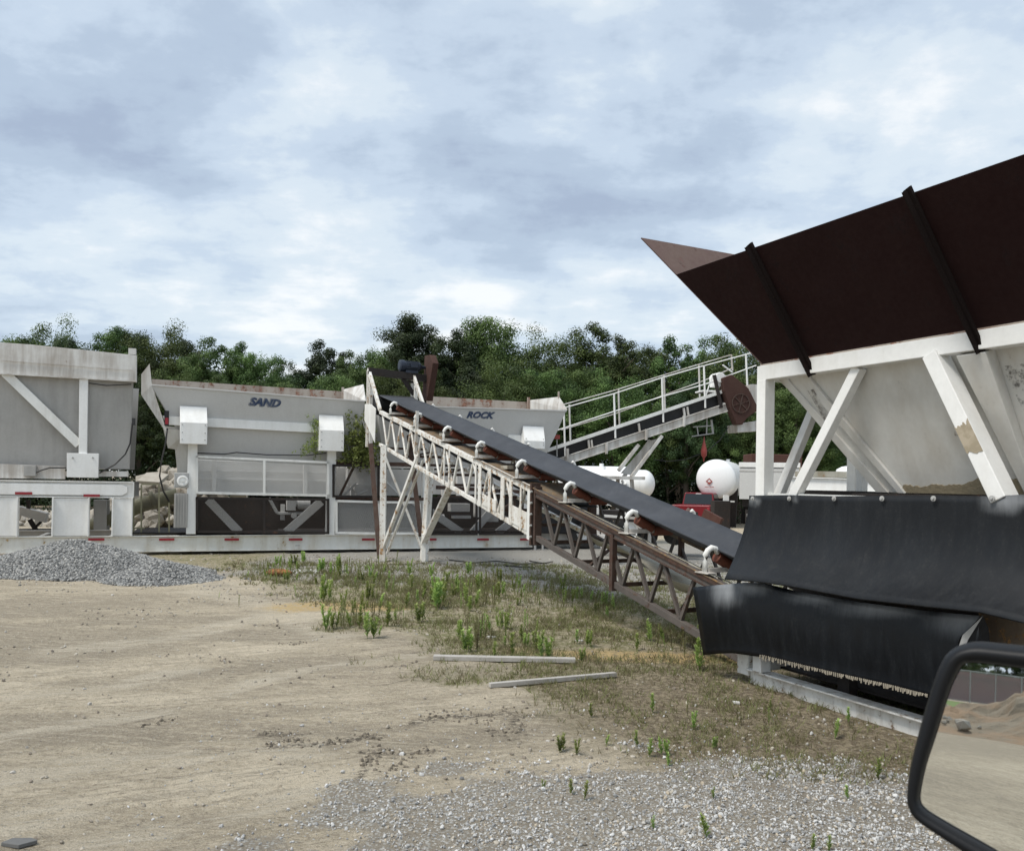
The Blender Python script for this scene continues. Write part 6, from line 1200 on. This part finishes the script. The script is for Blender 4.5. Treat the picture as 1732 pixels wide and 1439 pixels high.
# white flat chassis behind the near hopper
FT = thing('chassis_trailer', 'long white I-beam chassis behind the legs of the right hopper', 'trailer', (at(1420, 830, 22).x, 22, 0)); a_, b_ = at(1337, 819, 22), at(1720, 832, 19.5); mb = MB(); mb.ibeam(a_, b_, .16, .40, Vector((0, 1, 0)), .02); part(mb, 'beam', M['whiteclean'], FT, bevel=.004)
mb = MB(); mb.box((at(1410, 802, 22).x, 22.8, at(1410, 802, 22).z), (1.1, 1.2, .16)); mb.box((at(1375, 802, 22).x, 22.6, at(1375, 799, 22).z), (.05, .8, .3)); part(mb, 'tray', M['pan'], FT); mb = MB(); mb.lathe((at(1431, 797, 23.5).x, 23.5, at(1431, 800, 23.5).z), UP, [(0, .28), (.1, .26), (.18, .12), (.2, 0)], 16); part(mb, 'hatch', M['tank'], FT, smooth=True)
for px in (1360, 1500): mb = MB(); mb.beam(at(px, 826, 22), Vector((at(px, 826, 22).x, 22, 0)), .12); part(mb, 'stand', M['whiteband'], FT)
# axle group at the right end of the bin trailer, behind the brown truss
AX = thing('axle_dolly', 'tandem axle with black tyres and white rims behind the brown truss', 'axle', TF.w(9.5, .4, 0))
for px in (986, 1062):
    c = TF.P(px, 905, .2); c.z = .50; mb = MB(); mb.lathe(c, -tb, [(-.15, .25), (-.15, .44), (-.11, .50), (.11, .50), (.15, .44), (.15, .28)], 30); w_ = part(mb, 'wheel', M['tyre'], AX, smooth=False); mb = MB(); mb.lathe(c, -tb, [(-.1, 0), (-.1, .27), (.12, .28), (.13, .26), (.05, .22), (.03, .10), (.10, .09), (.11, 0)], 24); part(mb, 'rim', M['whiteclean'], w_)
    c2 = c+tb*1.9; mb = MB(); mb.lathe(c2, -tb, [(-.15, 0), (-.15, .44), (-.11, .50), (.11, .50), (.15, .44), (.15, 0)], 24); part(mb, 'wheel', M['tyre'], AX)
mb = MB(); mb.beam(TF.P(905, 906, .3), TF.P(1100, 915, .3), .12, .18); mb.beam(TF.P(905, 906, 1.8), TF.P(1100, 915, 1.8), .12, .18); mb.box(TF.P(985, 908, 1.2), (.1, 1.8, .1), TF); mb.box(TF.P(1062, 908, 1.2), (.1, 1.8, .1), TF); part(mb, 'axle_frame', M['greydark'], AX)
mb = MB(); mb.plate([TF.P(x, y, .05) for x, y in ((912, 902), (918, 868), (935, 845), (975, 842), (1010, 868), (1020, 902))], .9, tb); part(mb, 'fender', M['blackbox'], AX, bevel=.02)
mb = MB(); mb.beam(TF.P(905, 905, -.1), TF.P(905, 945, -.1), .05); mb.box(TF.P(912, 941, -.1), (.25, .2, .03), TF); mb.cyl(TF.P(918, 925, -.1), UP, .03, .5, 8); part(mb, 'jack', M['galv'], AX)
# white frame machine further right under the belt
MR = thing('frame_machine', 'low white framed machine with dark undercarriage seen through the brown truss', 'machine', at(1100, 905, 20).xy.to_3d()); mb = MB()
for a, b, Yd, w_ in [((1010, 850), (1110, 862), 20, .07), ((1020, 872), (1180, 885), 20, .06), ((1060, 862), (1058, 925), 20, .08), ((1100, 862), (1098, 925), 20.5, .08), ((1150, 870), (1150, 915), 20.5, .07), ((940, 830), (1010, 845), 21, .07), ((1010, 845), (1012, 905), 21, .07)]: mb.beam(at(*a, Yd), at(*b, Yd), w_)
mb.box(at(1120, 885, 20.5), (1.2, .5, .25)); mb.box(at(1030, 915, 19.5), (.35, .3, .4)); mb.plate([at(1012, 903, 19), at(1040, 910, 19), at(1030, 935, 19), at(1018, 930, 19)], .2); part(mb, 'frame', M['whiteband'], MR, bevel=.004)
mb = MB(); mb.box(at(1090, 870, 21.5), (2.6, .8, .2)); mb.box(at(1150, 892, 21.5), (1.6, .8, .3)); mb.beam(at(980, 870, 21), at(1200, 893, 21), .1); mb.beam(at(1100, 895, 20), at(1240, 905, 19), .08); part(mb, 'undercarriage', M['darksteel'], MR); mb = MB()
for px in (1045, 1095, 1140): mb.cyl(at(px, 905, 21.5), Vector((0, 1, 0)), .25, .3, 18)
part(mb, 'wheel', M['tyre'], MR)
